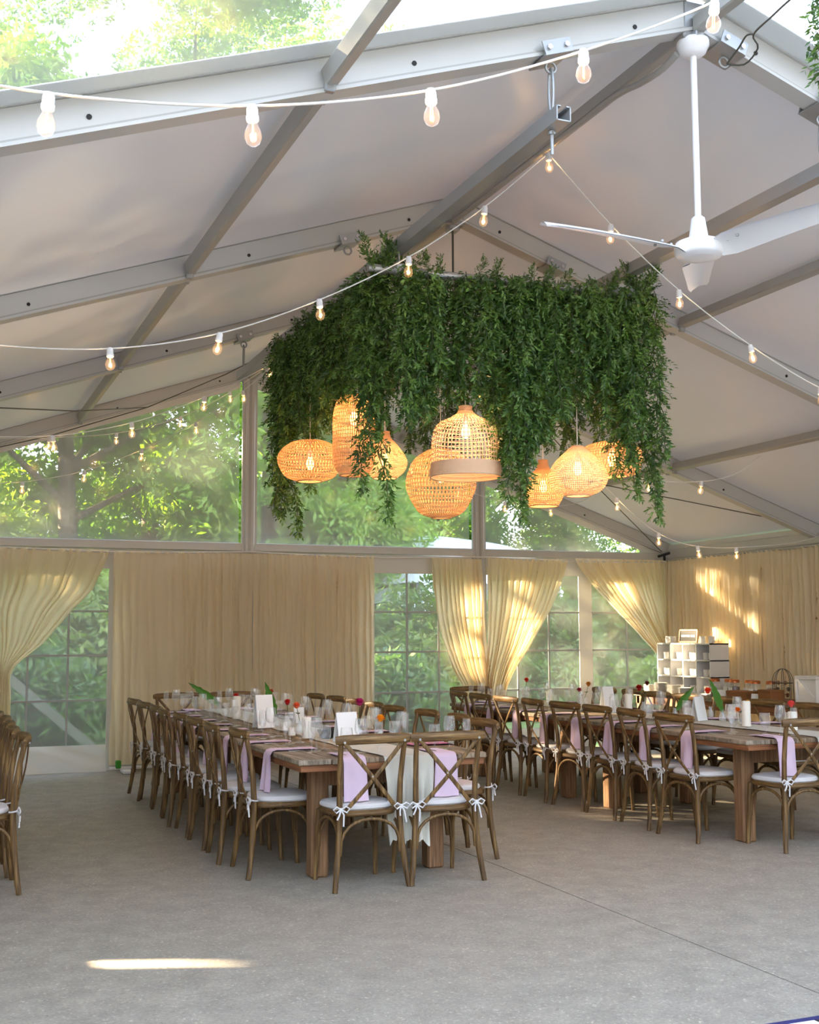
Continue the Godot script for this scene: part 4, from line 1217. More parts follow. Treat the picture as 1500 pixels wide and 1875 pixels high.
	bud_vase("glass vase with ochre and magenta blossoms on right table", Vector3(2.4, Y, -10.25), [[0.24, Color(0.75, 0.45, 0.08), 0.035], [0.18, Color(0.6, 0.03, 0.2), 0.034]])
	bud_vase("glass vase with red-orange blossom at right table's far part", Vector3(2.35, Y, -11.4), [[0.24, Color(0.85, 0.16, 0.04), 0.036]])
	tent_card("tall blank white card at the middle of the right table", Vector3(2.42, Y, -9.85), 0.14, 0.24, 0.25)
	tent_card("blank white card near the tall leaf on the right table", Vector3(2.55, Y, -8.6), 0.13, 0.2, 0.3)
	candle("tall white candle behind wine glasses on right table", Vector3(2.5, Y, -7.9), 0.034, 0.2)
	candle("white pillar candle at the right table's near end", Vector3(2.58, Y, -7.45), 0.036, 0.14)
	candle("white pillar candle at the right table's middle", Vector3(2.3, Y, -9.3), 0.034, 0.2)
	fern_leaf("upright green blade leaf on the right table", Vector3(2.68, Y, -8.45), Vector3(-0.42, 0.88, 0.1).normalized(), 0.36)
	fern_leaf("green blade leaf arching left on the right table", Vector3(2.45, Y, -8.8), Vector3(0.55, 0.75, 0.1).normalized(), 0.3)

# ---------------------------------------------------------------- coffee bar
func make_coffee_bar() -> void:
	var T := 0.745
	var t := thing("coffee_table", "long brown wooden table of the coffee bar along the right wall", "table", Vector3(5.38, 0, -11.95))
	for k in 3:
		var m := MB.new(); m.box(Vector3(-0.22 + 0.22 * k, T - 0.02, 0), Vector3(0.216, 0.04, 3.3), Basis.IDENTITY, 0.004)
		part("plank", m.mesh(), M.plank[k], t)
	for sx in [-0.27, 0.27]:
		for sz in [-1.5, 1.5]:
			var m := MB.new(); m.box(Vector3(sx, (T - 0.04) * 0.5, sz), Vector3(0.07, T - 0.04, 0.07), Basis.IDENTITY, 0.006)
			part("leg", m.mesh(), M.table_leg, t)
	var ap := MB.new(); ap.box(Vector3(-0.29, T - 0.09, 0), Vector3(0.03, 0.1, 3.1)); part("apron", ap.mesh(), M.apron, t)
	# cube shelf, open toward the room
	var sx0 := 5.42; var z0 := -13.5; var z1 := -12.36; var hh := 0.635; var dp := 0.28
	var sh := thing("cube_shelf", "white cube shelf full of cups on the coffee bar", "shelf", Vector3(sx0, T, (z0 + z1) * 0.5))
	var wz := z1 - z0
	for k in 5:
		var m := MB.new(); m.box(Vector3(dp * 0.5, hh * 0.5, -wz * 0.5 + wz * k / 4.0), Vector3(dp, hh, 0.016))
		part("upright", m.mesh(), M.white, sh)
	for k in 4:
		var m := MB.new(); m.box(Vector3(dp * 0.5, 0.008 + (hh - 0.016) * k / 3.0, 0), Vector3(dp, 0.016, wz + 0.016))
		part("shelf_board", m.mesh(), M.white, sh)
	var bk := MB.new(); bk.box(Vector3(dp + 0.003, hh * 0.5, 0), Vector3(0.006, hh, wz)); part("back_panel", bk.mesh(), M.white, sh)
	# mugs
	var mug := MB.new()
	mug.lathe([Vector2(0, 0.001), Vector2(0.03, 0.001), Vector2(0.036, 0.008), Vector2(0.04, 0.088), Vector2(0.0375, 0.088), Vector2(0.033, 0.01), Vector2(0, 0.008)], 18)
	MESH.mug = mug.mesh()
	var hd := MB.new(); var hp := []
	for k in 9:
		var a := -PI / 2 + PI * k / 8.0
		hp.append(Vector3(0, 0.046 + sin(a) * 0.026, 0.036 + cos(a) * 0.026))
	hd.tube(hp, 0.005, 6)
	MESH.mug_handle = hd.mesh()
	var place := []
	for r in 3:
		for c in 4:
			for e in 2: place.append([Vector3(sx0 + 0.09, T + 0.016 + (hh - 0.016) * r / 3.0, z0 + wz * (c + 0.3 + 0.4 * e) / 4.0), "%s in the %s cell from the left, %s shelf" % [["left one", "right one"][e], ["first", "second", "third", "fourth"][c], ["bottom", "middle", "top"][r]]])
	for q in [[0.1, "far left on top of the cube shelf"], [0.2, "left of the chalkboard on the cube shelf"], [0.76, "right of the chalkboard on the cube shelf"], [0.92, "at the right end on top of the cube shelf"]]:
		place.append([Vector3(sx0 + 0.1, T + hh, z0 + wz * q[0]), q[1]])
	for p in place:
		var g := thing("mug", "white china mug, " + String(p[1]), "mug", p[0], rng.randf_range(-0.4, 0.4), "white mugs of the coffee bar")
		part("cup", MESH.mug, M.china, g); part("handle", MESH.mug_handle, M.china, g)
	# chalkboard sign
	var sg := thing("chalkboard_sign", "small wood-framed chalkboard reading COFFEE BAR on the cube shelf", "sign", Vector3(sx0 + 0.12, T + hh, z0 + wz * 0.47), -PI / 2 + 0.25)
	var sb := MB.new(); var tl := Basis(Vector3.RIGHT, -0.12)
	sb.box(Vector3(0, 0.09, 0), Vector3(0.27, 0.135, 0.008), tl); part("slate", sb.mesh(), M.slate, sg)
	for q in [[Vector3(0, 0.165, 0), Vector3(0.31, 0.022, 0.02)], [Vector3(0, 0.014, 0), Vector3(0.31, 0.022, 0.02)], [Vector3(-0.144, 0.09, 0), Vector3(0.022, 0.17, 0.02)], [Vector3(0.144, 0.09, 0), Vector3(0.022, 0.17, 0.02)]]:
		sb = MB.new(); sb.box(Vector3(0, 0.09, 0) + tl * (q[0] - Vector3(0, 0.09, 0)), q[1], tl, 0.003); part("frame", sb.mesh(), M.frame_wood, sg)
	var tm := TextMesh.new()
	var sf := SystemFont.new(); sf.font_names = PackedStringArray(["Droid Sans"]); sf.font_weight = 700
	tm.font = sf; tm.text = "COFFEE BAR"; tm.font_size = 64; tm.pixel_size = 0.00062; tm.depth = 0.002
	part("lettering", tm, M.white, sg, Vector3(0, 0.09, 0) + tl * Vector3(0, 0, 0.0055), tl)
	# stacks of white plates and saucers
	var pm := MB.new()
	pm.lathe([Vector2(0, 0.0), Vector2(0.05, 0.0), Vector2(0.085, 0.012), Vector2(0.085, 0.015), Vector2(0.05, 0.004), Vector2(0, 0.003)], 20)
	MESH.plate = pm.mesh()
	var st := [[Vector3(5.2, T, -13.35), 9, "left"], [Vector3(5.18, T, -13.08), 12, "inner left"], [Vector3(5.2, T, -12.82), 10, "inner right"], [Vector3(5.18, T, -12.56), 8, "right"]]
	for s in st:
		for k in s[1]:
			solo("saucer", MESH.plate, M.china, "white saucer %s the bottom of the %s stack by the cube shelf" % ["at" if k == 0 else ["", "second from", "third from", "fourth from", "fifth from", "sixth from", "seventh from", "eighth from", "ninth from", "tenth from", "eleventh from", "twelfth from"][k], s[2]], "saucer", s[0] + Vector3(0, k * 0.011, 0), Basis.IDENTITY, "stacked white saucers")
	# jars with copper lids
	for k in 6:
		var z := -12.15 + k * 0.19
		var j := thing("lidded_jar", "glass jar of coffee sweets with copper lid, %s from the cube shelf" % ["first", "second", "third", "fourth", "fifth", "sixth"][k], "jar", Vector3(5.33 + (k % 2) * 0.07, T, z), 0.0, "copper-lidded jars")
		var m := MB.new(); m.lathe([Vector2(0, 0.002), Vector2(0.058, 0.002), Vector2(0.062, 0.01), Vector2(0.062, 0.16), Vector2(0.052, 0.175), Vector2(0.052, 0.185)], 18)
		part("jar", m.mesh(), M.glass_thick, j)
		m = MB.new(); m.lathe([Vector2(0, 0.006), Vector2(0.056, 0.006), Vector2(0.056, 0.07 + 0.05 * (k % 3) * 0.6), Vector2(0, 0.08 + 0.05 * (k % 3) * 0.6)], 16)
		part("contents", m.mesh(), M.coffee if k % 2 == 0 else M.kraft, j)
		m = MB.new(); m.lathe([Vector2(0.056, 0.18), Vector2(0.058, 0.18), Vector2(0.058, 0.21), Vector2(0.05, 0.216), Vector2(0, 0.218)], 18)
		part("lid", m.mesh(), M.copper, j)
		m = MB.new(); m.box(Vector3(-0.064, 0.09, 0), Vector3(0.003, 0.07, 0.075)); part("tag", m.mesh(), M.card, j)
	# little cards, boxes, cage stand
	tent_card("small blank white card before the jars on the coffee bar", Vector3(5.12, T, -11.75), 0.12, 0.1, -1.2)
	tent_card("small blank white card at the right part of the coffee bar", Vector3(5.14, T, -11.15), 0.1, 0.08, -1.2)
	for q in [[Vector3(5.2, T, -11.45), Vector3(0.2, 0.1, 0.34), "low brown kraft box before the jars"], [Vector3(5.22, T, -10.98), Vector3(0.2, 0.13, 0.2), "square brown kraft box right of the wire cage"]]:
		var bx := thing("kraft_box", q[2] + String(" on the coffee bar"), "box", q[0], 0.06)
		var m := MB.new(); m.box(Vector3(0, q[1].y * 0.5 - 0.01, 0), q[1] - Vector3(0, 0.02, 0), Basis.IDENTITY, 0.003); part("box", m.mesh(), M.kraft, bx)
		m = MB.new(); m.box(Vector3(0, q[1].y - 0.014, 0), Vector3(q[1].x + 0.008, 0.028, q[1].z + 0.008), Basis.IDENTITY, 0.003); part("lid", m.mesh(), M.kraft, bx)
	var cg := thing("wire_cage_stand", "arched wire cage stand with dried flowers on the coffee bar", "stand", Vector3(5.42, T, -11.02))
	var cm := MB.new(); cm.lathe([Vector2(0, 0.002), Vector2(0.12, 0.002), Vector2(0.12, 0.02), Vector2(0, 0.022)], 20); part("base", cm.mesh(), M.frame_wood, cg)
	for k in 4:
		var a := PI * k / 4.0
		cm = MB.new(); var ar := []
		for i in 15:
			var f := PI * i / 14.0
			ar.append(Vector3(cos(a) * cos(f) * 0.115, 0.02 + (0.18 if i > 0 and i < 14 else 0.0) + sin(f) * 0.16, sin(a) * cos(f) * 0.115))
		cm.tube(ar, 0.0035, 5); part("wire_arch", cm.mesh(), M.cable, cg)
	cm = MB.new(); var rg := []
	for i in 21: rg.append(Vector3(cos(TAU * i / 20.0) * 0.115, 0.2, sin(TAU * i / 20.0) * 0.115))
	cm.tube(rg, 0.0035, 5, false); part("wire_ring", cm.mesh(), M.cable, cg)
	for k in 7:
		var a := TAU * k / 7.0
		part("dried_flower", blossom_mesh(0.035, k, 3), cloth([Color(0.62, 0.4, 0.3), Color(0.5, 0.45, 0.4), Color(0.7, 0.55, 0.45)][k % 3], Color(0.1, 0.08, 0.06)), cg, Vector3(cos(a) * 0.06, 0.05 + 0.07 * (k % 3), sin(a) * 0.06))
	# white crate with diagonal brace, on a small stand right of the table
	var cr := thing("white_crate", "white wooden crate with a diagonal brace on its front", "crate", Vector3(5.45, T, -10.5))
	cm = MB.new(); cm.box(Vector3(0, 0.15, 0), Vector3(0.28, 0.29, 0.3)); part("body", cm.mesh(), M.white, cr)
	for q in [[Vector3(-0.148, 0.275, 0), Vector3(0.02, 0.035, 0.34)], [Vector3(-0.148, 0.02, 0), Vector3(0.02, 0.035, 0.34)], [Vector3(-0.148, 0.148, -0.153), Vector3(0.02, 0.24, 0.034)], [Vector3(-0.148, 0.148, 0.153), Vector3(0.02, 0.24, 0.034)]]:
		cm = MB.new(); cm.box(q[0], q[1], Basis.IDENTITY, 0.003); part("slat", cm.mesh(), M.white, cr)
	cm = MB.new(); cm.beam(Vector3(-0.148, 0.04, 0.14), Vector3(-0.148, 0.26, -0.14), 0.016, 0.03, Vector3.UP); part("diagonal_brace", cm.mesh(), M.white, cr)

# ---------------------------------------------------------------- hanging greenery
func vine_mesh(seed_: int, ln: float) -> ArrayMesh:
	var r := RandomNumberGenerator.new(); r.seed = seed_
	var m := MB.new()
	var pts := []; var n := int(ln / 0.06) + 2
	var off := Vector3.ZERO
	for i in n:
		pts.append(Vector3(off.x, -ln * i / (n - 1), off.z))
		off += Vector3(r.randf_range(-0.02, 0.02), 0, r.randf_range(-0.02, 0.02)) - off * 0.1
	m.tint = Color(0.05, 0.07, 0.02)
	m.tube(pts, 0.003, 4, false)
	var y := 0.0
	while y < ln:
		var f := y / ln
		var i := clampi(int(f * (n - 1)), 0, n - 2)
		var base: Vector3 = pts[i].lerp(pts[i + 1], f * (n - 1) - i)
		var a := r.randf_range(0, TAU)
		var wide := 1.0 - 0.45 * pow(f, 2.0)
		var d := Vector3(cos(a), r.randf_range(-0.9, 0.15), sin(a)).normalized()
		var sl := r.randf_range(0.07, 0.15) * wide
		var tone := Color(0.03, 0.085, 0.016).lerp(Color(0.15, 0.27, 0.05), pow(r.randf(), 1.5))
		var p := base
		var steps := 6
		for k in steps:
			d = (d + Vector3(0, -0.16, 0)).normalized()
			p += d * sl / steps
			var side := d.cross(Vector3(r.randf_range(-1, 1), 1, r.randf_range(-1, 1))).normalized()
			for e in [-1.0, 1.0]:
				var ld: Vector3 = (d * 0.75 + side * e * 0.8 + Vector3(0, r.randf_range(-0.4, 0.3), 0)).normalized()
				var ll := r.randf_range(0.027, 0.043)
				var ls: Vector3 = ld.cross(d + Vector3(0.01, 0.3, 0.02)).normalized() * ll * 0.17
				var nn := ld.cross(ls).normalized()
				m.tint = tone * r.randf_range(0.75, 1.3)
				var q := m.vert(p, nn); m.vert(p + ld * ll * 0.45 + ls, nn); m.vert(p + ld * ll, nn); m.vert(p + ld * ll * 0.45 - ls, nn)
				m.tri(q, q + 1, q + 2); m.tri(q, q + 2, q + 3)
		y += 0.0135
	return m.mesh()

func along(t: Array, u: float) -> float:
	for k in t.size() - 1:
		if u <= t[k + 1][0]: return lerpf(t[k][1], t[k + 1][1], (u - t[k][0]) / (t[k + 1][0] - t[k][0]))
	return t[-1][1]

func make_greenery() -> void:
	var y := 3.83
	var fl := Vector3(-0.92, y, -6.95); var fr := Vector3(0.91, y, -6.85); var bl := Vector3(-0.92, y, -9.25); var br := Vector3(0.97, y, -9.3)
	var f := thing("hanging_rig", "galvanised pipe rig carrying the hanging greenery and woven lamps", "pipe rig")
	for q in [[fl + Vector3(-0.12, 0, 0), fr + Vector3(0.16, 0, -0.02)], [bl, br], [fl, bl], [fr, br], [Vector3(-0.92, y, -7.1), Vector3(0.97, y, -7.1)], [Vector3(-0.92, y, -7.9), Vector3(0.97, y, -7.9)], [Vector3(-0.92, y, -8.55), Vector3(0.97, y, -8.55)]]:
		var m := MB.new(); m.tube([q[0], q[1]], 0.026, 10); part("pipe", m.mesh(), M.galv, f)
	for q in [fl, fr, bl, br]:
		var m := MB.new(); m.tube([Vector3(0.83 * signf(q.x), y - 0.02, q.z), Vector3(0.83 * signf(q.x), 3.96, q.z)], 0.008, 6)
		m.box(Vector3(0.83 * signf(q.x), y + 0.01, q.z), Vector3(0.07, 0.07, 0.07), Basis.IDENTITY, 0.01)
		part("hanger", m.mesh(), M.galv, f)
	var m0 := MB.new(); m0.tube([Vector3(-0.02, PK - 0.1, -7.9), Vector3(-0.02, y, -7.9)], 0.008, 6)
	part("hanger", m0.mesh(), M.cable, f)
	var lens := [0.4, 0.6, 0.8, 1.0, 1.25, 1.55]
	var vm := []
	for k in lens.size(): vm.append([vine_mesh(40 + k, lens[k]), vine_mesh(60 + k, lens[k]), vine_mesh(80 + k, lens[k])])
	# how far the vines hang below each pipe (share of the pipe, metres)
	var df := [[0.0, 1.0], [0.12, 0.95], [0.18, 0.8], [0.28, 0.82], [0.35, 0.95], [0.4, 1.25], [0.44, 1.5], [0.48, 1.25], [0.55, 1.1], [0.64, 0.95], [0.71, 0.72], [0.78, 0.82], [0.86, 0.9], [0.91, 1.15], [0.955, 1.5], [1.0, 1.15]]
	var dl := [[0.0, 1.05], [0.1, 0.95], [0.18, 0.72], [0.5, 0.68], [0.58, 0.8], [0.66, 0.9], [0.7, 0.62], [0.8, 0.65], [0.85, 1.2], [0.93, 1.5], [1.0, 1.3]]
	var sides := [["front", fl.lerp(fr, 0.05), fr, df, 84, Vector3(0, 0, 0.13)], ["left", fl, bl, dl, 76, Vector3(0.13, 0, 0)], ["right", fr, br, [[0.0, 1.1], [0.2, 0.85], [1.0, 0.95]], 40, Vector3(0.1, 0, 0)], ["rear", bl, br, [[0.0, 0.8], [1.0, 0.8]], 30, Vector3(0, 0, 0.08)]]
	var tails := {"left": [[Vector3(-0.95, y, -9.1), 1.55], [Vector3(-0.98, y, -7.1), 1.62]], "front": [[Vector3(0.0, y, -6.88), 1.6], [Vector3(0.95, y, -6.85), 1.58]]}
	for sd in sides:
		var nm: String = sd[0]
		var g := thing("vine_garland", "dense fine-leaved green vines hanging from the %s pipe of the rig" % nm, "hanging plant", (sd[1] + sd[2]) * 0.5, 0.0, "vine garlands on the pipe rig")
		var o: Vector3 = g.position
		for k in sd[4]:
			var u: float = (k + rng.randf()) / float(sd[4])
			var p: Vector3 = sd[1].lerp(sd[2], u) + sd[5] * rng.randf_range(-1, 1) + Vector3(0, rng.randf_range(-0.02, 0.05), 0)
			var l: float = along(sd[3], u) * (rng.randf_range(0.36, 1.0) if k % 4 else 1.0)
			var best := 0
			for i in lens.size():
				if absf(lens[i] - l) < absf(lens[best] - l): best = i
			part("vine", vm[best][rng.randi() % 3], M.leafy, g, p - o, Basis(Vector3.UP, rng.randf_range(0, TAU)).scaled(Vector3(1, l / lens[best], 1)))
		for tl in tails.get(nm, []):
			for k in 3:
				part("vine_tail", vm[5][k], M.leafy, g, tl[0] - o + Vector3(rng.randf_range(-0.07, 0.07), 0.02, rng.randf_range(-0.07, 0.07)), Basis(Vector3.UP, k * 2.0).scaled(Vector3(1, tl[1] / 1.55 * (1.0 - 0.12 * k), 1)))
		# sprigs that stick up over the pipe
		if nm in ["front", "left"]:
			for k in 24:
				var u := rng.randf()
				var p: Vector3 = sd[1].lerp(sd[2], u)
				var tall := rng.randf_range(0.3, 0.48)
				if k < 8:
					p = (fr if nm == "front" else fl) + Vector3(rng.randf_range(-0.16, 0.1), 0, rng.randf_range(-0.1, 0.1))
					tall = 0.6
				part("sprig", vm[0][k % 3], M.leafy, g, p - o + Vector3(0, -0.03, 0), Basis.from_euler(Vector3(PI + rng.randf_range(-0.8, 0.8), rng.randf_range(0, TAU), rng.randf_range(-0.8, 0.8))).scaled(Vector3.ONE * tall))

# a second, smaller bunch on the wire rope, at the picture's upper right corner
func make_corner_sprig() -> void:
	var g := thing("vine_garland", "small green vine sprig at the photo's upper right corner", "hanging plant", Vector3(0.05, 4.42, -3.98), 0.0, "vine garlands on the pipe rig")
	for k in 3:
		part("vine", vine_mesh(91 + k, 0.5), M.leafy, g, Vector3(0.03 * k - 0.03, -0.01, 0.02 * k), Basis(Vector3.UP, k * 2.1))

# ---------------------------------------------------------------- woven pendant lamps
func prof(pr: Array, n: int) -> Array:
	# resample a (r, y) polyline evenly with a smooth curve
	var c := Curve2D.new()
	c.bake_interval = 0.004
	for i in pr.size():
		var a: Vector2 = pr[maxi(i - 1, 0)]; var b: Vector2 = pr[mini(i + 1, pr.size() - 1)]
		var t := (b - a) / 6.0
		c.add_point(pr[i], -t, t)
	var o := []
	for k in n + 1: o.append(c.sample_baked(c.get_baked_length() * k / n))
	return o

func weave(pr: Array, ribs: int, rings: int, wr: float, wg: float, slant: float) -> ArrayMesh:
	var m := MB.new()
	var sm := prof(pr, rings * 2)
	var seg := ribs
	# rings
	for j in rings + 1:
		var p: Vector2 = sm[j * 2]
		var q: Vector2 = sm[mini(j * 2 + 1, sm.size() - 1)] - sm[maxi(j * 2 - 1, 0)]
		q = q.normalized()
		var nn2 := Vector2(q.y, -q.x)
		var f := m.v.size()
		for k in seg + 1:
			var a := TAU * k / seg
			var cs := Vector3(cos(a), 0, sin(a))
			var nn := cs * nn2.x + Vector3.UP * nn2.y
			var o := 0.0015 * (1.0 if (k + j) % 2 else -1.0)
			for e in [-0.5, 0.5]:
				var pp: Vector2 = p + q * wg * e + nn2 * o
				m.vert(cs * pp.x + Vector3.UP * pp.y, nn)
		for k in seg:
			var a := f + k * 2
			m.tri(a, a + 1, a + 3); m.tri(a, a + 3, a + 2)
	# ribs
	for k in ribs:
		for dirn in ([1.0, -1.0] if slant > 0.0 else [0.0]):
			var f := m.v.size()
			for j in sm.size():
				var p: Vector2 = sm[j]
				var q: Vector2 = (sm[mini(j + 1, sm.size() - 1)] - sm[maxi(j - 1, 0)]).normalized()
				var nn2 := Vector2(q.y, -q.x)
				var zig: float = slant * dirn * (1.0 - absf(fposmod(float(j) / 8.0, 2.0) - 1.0))
				var a: float = TAU * (k + 0.5) / ribs + zig
				var cs := Vector3(cos(a), 0, sin(a)); var sd := Vector3(-sin(a), 0, cos(a))
				var nn := cs * nn2.x + Vector3.UP * nn2.y
				var w := minf(wr, p.x * TAU / ribs * 0.9)
				for e in [-0.5, 0.5]: m.vert(cs * (p.x + 0.0008) + Vector3.UP * p.y + sd * w * e, nn)
			for j in sm.size() - 1:
				var a := f + j * 2
				m.tri(a, a + 1, a + 3); m.tri(a, a + 3, a + 2)
	return m.mesh()

func hoop(r_: float, y: float, t: float) -> ArrayMesh:
	var m := MB.new(); var q := []
	for k in 37: q.append(Vector3(cos(TAU * k / 36.0) * r_, y, sin(TAU * k / 36.0) * r_))
	m.tube(q, t, 6, false)
	return m.mesh()

func pendant(label: String, at: Vector3, pr: Array, style: int, bulb_y: float, topy: float) -> void:
	var t := thing("pendant_lamp", label, "pendant lamp", at, rng.randf_range(0, TAU), "woven pendant lamps")
	var r0: Vector2 = pr[-1]; var rb: Vector2 = pr[0]
	var mat: Material = M.rattan_light if style in [1, 3] else M.rattan
	match style:
		0: part("woven_shade", weave(pr, 60, 22, 0.0058, 0.0055, 0.09), mat, t)      # herringbone
		1: part("woven_shade", weave(pr, 52, 19, 0.0065, 0.0065, 0.0), mat, t)       # open grid
		2: part("woven_shade", weave(pr, 62, 25, 0.0055, 0.0055, 0.06), mat, t)
		3: part("woven_shade", weave(pr, 84, 30, 0.0055, 0.005, 0.0), mat, t)       # fine mesh
	part("rim_hoop", hoop(rb.x, rb.y, 0.006), mat, t)
	part("rim_hoop", hoop(r0.x, r0.y, 0.005), mat, t)
	if style == 1:
		part("plaited_band", weave([Vector2(rb.x + 0.003, rb.y), Vector2(rb.x + 0.002, rb.y + 0.04), Vector2(rb.x - 0.003, rb.y + 0.085)], 104, 7, 0.0125, 0.011, 0.0), mat, t)
	var m := MB.new(); m.tube([Vector3(0, bulb_y + 0.1, 0), Vector3(0, topy - at.y, 0)], 0.004, 6)
	part("cord", m.mesh(), M.cord_white, t)
	m = MB.new(); m.lathe([Vector2(0, topy - at.y + 0.01), Vector2(0.055, topy - at.y + 0.01), Vector2(0.058, topy - at.y - 0.015), Vector2(0.03, topy - at.y - 0.035), Vector2(0, topy - at.y - 0.038)], 18)
	part("ceiling_rose", m.mesh(), M.white_plastic, t)
	m = MB.new(); m.lathe([Vector2(0, bulb_y + 0.105), Vector2(0.016, bulb_y + 0.1), Vector2(0.018, bulb_y + 0.055), Vector2(0.014, bulb_y + 0.045)], 12)
	part("socket", m.mesh(), M.white_plastic, t)
	m = MB.new(); m.lathe([Vector2(0.0, bulb_y - 0.045), Vector2(0.016, bulb_y - 0.04), Vector2(0.026, bulb_y - 0.02), Vector2(0.029, bulb_y), Vector2(0.024, bulb_y + 0.025), Vector2(0.014, bulb_y + 0.05)], 14)
	part("bulb", m.mesh(), M.pendant_bulb, t)
	var l := OmniLight3D.new()
	l.light_color = Color(1.0, 0.79, 0.55); l.light_energy = 0.24; l.light_size = 0.03; l.omni_range = 30.0; l.omni_attenuation = 2.0; l.shadow_enabled = true
	t.add_child(l); l.position = Vector3(0, bulb_y, 0)

func make_pendants() -> void:
	M.pendant_bulb = M.bulb_lit.duplicate()
	M.pendant_bulb.emission_energy_multiplier = 16.0
	var ty := 3.80
	# profiles run from the lower rim to the neck
	pendant("flat lens-shaped woven lamp at the cluster's left", Vector3(-0.92, 2.81, -8.55), [Vector2(0.09, -0.15), Vector2(0.19, -0.11), Vector2(0.245, 0.0), Vector2(0.22, 0.08), Vector2(0.13, 0.145), Vector2(0.04, 0.155)], 0, -0.02, ty)
	pendant("tall bullet-shaped woven lamp with vine before it", Vector3(-0.8, 2.92, -7.9), [Vector2(0.10, -0.29), Vector2(0.145, -0.2), Vector2(0.15, 0.0), Vector2(0.145, 0.15), Vector2(0.11, 0.25), Vector2(0.03, 0.29)], 2, 0.11, ty)
	pendant("teardrop woven lamp behind the tall bullet lamp", Vector3(-0.316, 2.87, -8.55), [Vector2(0.09, -0.16), Vector2(0.155, -0.1), Vector2(0.17, -0.02), Vector2(0.11, 0.08), Vector2(0.05, 0.15), Vector2(0.035, 0.2)], 3, -0.02, ty)
	pendant("large round woven globe lamp hanging lowest", Vector3(-0.13, 2.6, -7.9), [Vector2(0.07, -0.25), Vector2(0.17, -0.2), Vector2(0.255, -0.02), Vector2(0.21, 0.15), Vector2(0.11, 0.235), Vector2(0.04, 0.25)], 0, 0.05, ty)
	pendant("bell-shaped open-weave lamp with plaited rim", Vector3(-0.30, 2.74, -7.1), [Vector2(0.235, -0.2), Vector2(0.228, -0.08), Vector2(0.222, 0.06), Vector2(0.185, 0.15), Vector2(0.09, 0.2), Vector2(0.05, 0.235), Vector2(0.042, 0.27)], 1, 0.10, ty)
	pendant("small pear-shaped woven lamp behind the onion lamp", Vector3(0.71, 2.62, -7.9), [Vector2(0.11, -0.155), Vector2(0.15, -0.08), Vector2(0.155, 0.0), Vector2(0.1, 0.075), Vector2(0.05, 0.13), Vector2(0.035, 0.19)], 2, -0.01, ty)
	pendant("onion-shaped fine mesh lamp on a long white cord", Vector3(0.544, 2.615, -7.1), [Vector2(0.085, -0.165), Vector2(0.165, -0.125), Vector2(0.205, -0.04), Vector2(0.16, 0.06), Vector2(0.08, 0.14), Vector2(0.04, 0.175)], 3, 0.02, ty)
	pendant("flat drum-shaped woven lamp at the cluster's right", Vector3(0.97, 2.76, -7.35), [Vector2(0.11, -0.125), Vector2(0.19, -0.1), Vector2(0.22, 0.0), Vector2(0.2, 0.08), Vector2(0.11, 0.115), Vector2(0.04, 0.125)], 0, -0.01, ty)

# ---------------------------------------------------------------- ceiling fan
func make_fan() -> void:
	var t := thing("ceiling_fan", "white three-blade ceiling fan on a long rod below the ridge", "ceiling fan", Vector3(0.01, 0, -4.927))
	var m := MB.new(); m.lathe([Vector2(0, 4.56), Vector2(0.08, 4.56), Vector2(0.084, 4.553), Vector2(0.084, 4.532), Vector2(0.078, 4.524), Vector2(0.066, 4.495), Vector2(0.045, 4.48), Vector2(0.026, 4.477), Vector2(0, 4.477)], 24)
	part("canopy", m.mesh(), M.white_plastic, t)
	m = MB.new(); m.tube([Vector3(0, 4.5, 0), Vector3(0, 3.6, 0)], 0.0165, 12); part("rod", m.mesh(), M.white_plastic, t)
	m = MB.new(); m.lathe([Vector2(0.022, 3.625), Vector2(0.034, 3.615), Vector2(0.05, 3.51), Vector2(0.056, 3.5), Vector2(0.0, 3.5)], 20)
	part("coupling_cover", m.mesh(), M.white_plastic, t)
	m = MB.new(); m.lathe([Vector2(0, 3.5), Vector2(0.09, 3.497), Vector2(0.118, 3.485), Vector2(0.125, 3.465), Vector2(0.123, 3.43), Vector2(0.112, 3.415), Vector2(0.085, 3.412), Vector2(0.08, 3.408), Vector2(0.05, 3.407), Vector2(0, 3.405)], 32)
	part("motor_housing", m.mesh(), M.white_plastic, t)
	for k in 3:
		var a: float = [3.06, -1.13, 0.95][k]
		var rows := []
		for i in 13:
			var f := i / 12.0
			var r_ := lerpf(0.105, 0.86, f)
			var wd := 0.085 if f < 0.12 else lerpf(0.088, 0.055, (f - 0.12) / 0.88)
			if f < 0.05: wd = 0.05
			if f > 0.96: wd = 0.045
			var row := PackedVector3Array()
			for c in 7:
				var e := c / 6.0 * 2.0 - 1.0
				var yy := 3.458 + 0.055 * sin(f * 1.4) + 0.03 * e * lerpf(1.0, 0.6, f) - 0.014 * e * e
				row.append(Vector3(r_, yy, e * wd).rotated(Vector3.UP, a))
			rows.append(row)
		m = MB.new(); m.sheet(rows)
		var low := []
		for row in rows:
			var q := PackedVector3Array()
			for p in row: q.append(p - Vector3(0, 0.005, 0))
			low.append(q)
		m.sheet(low)
		var bld := part("blade", m.mesh(), M.white_plastic, t)
		for q in [[0.16, 0.0], [0.23, -0.035], [0.23, 0.035]]:
			var mm := MB.new(); var p := Vector3(q[0], 3.44, q[1]).rotated(Vector3.UP, a)
			mm.tube([p + Vector3(0, 0.02, 0), p + Vector3(0, 0.03, 0)], 0.008, 6); part("screw", mm.mesh(), M.galv, bld)

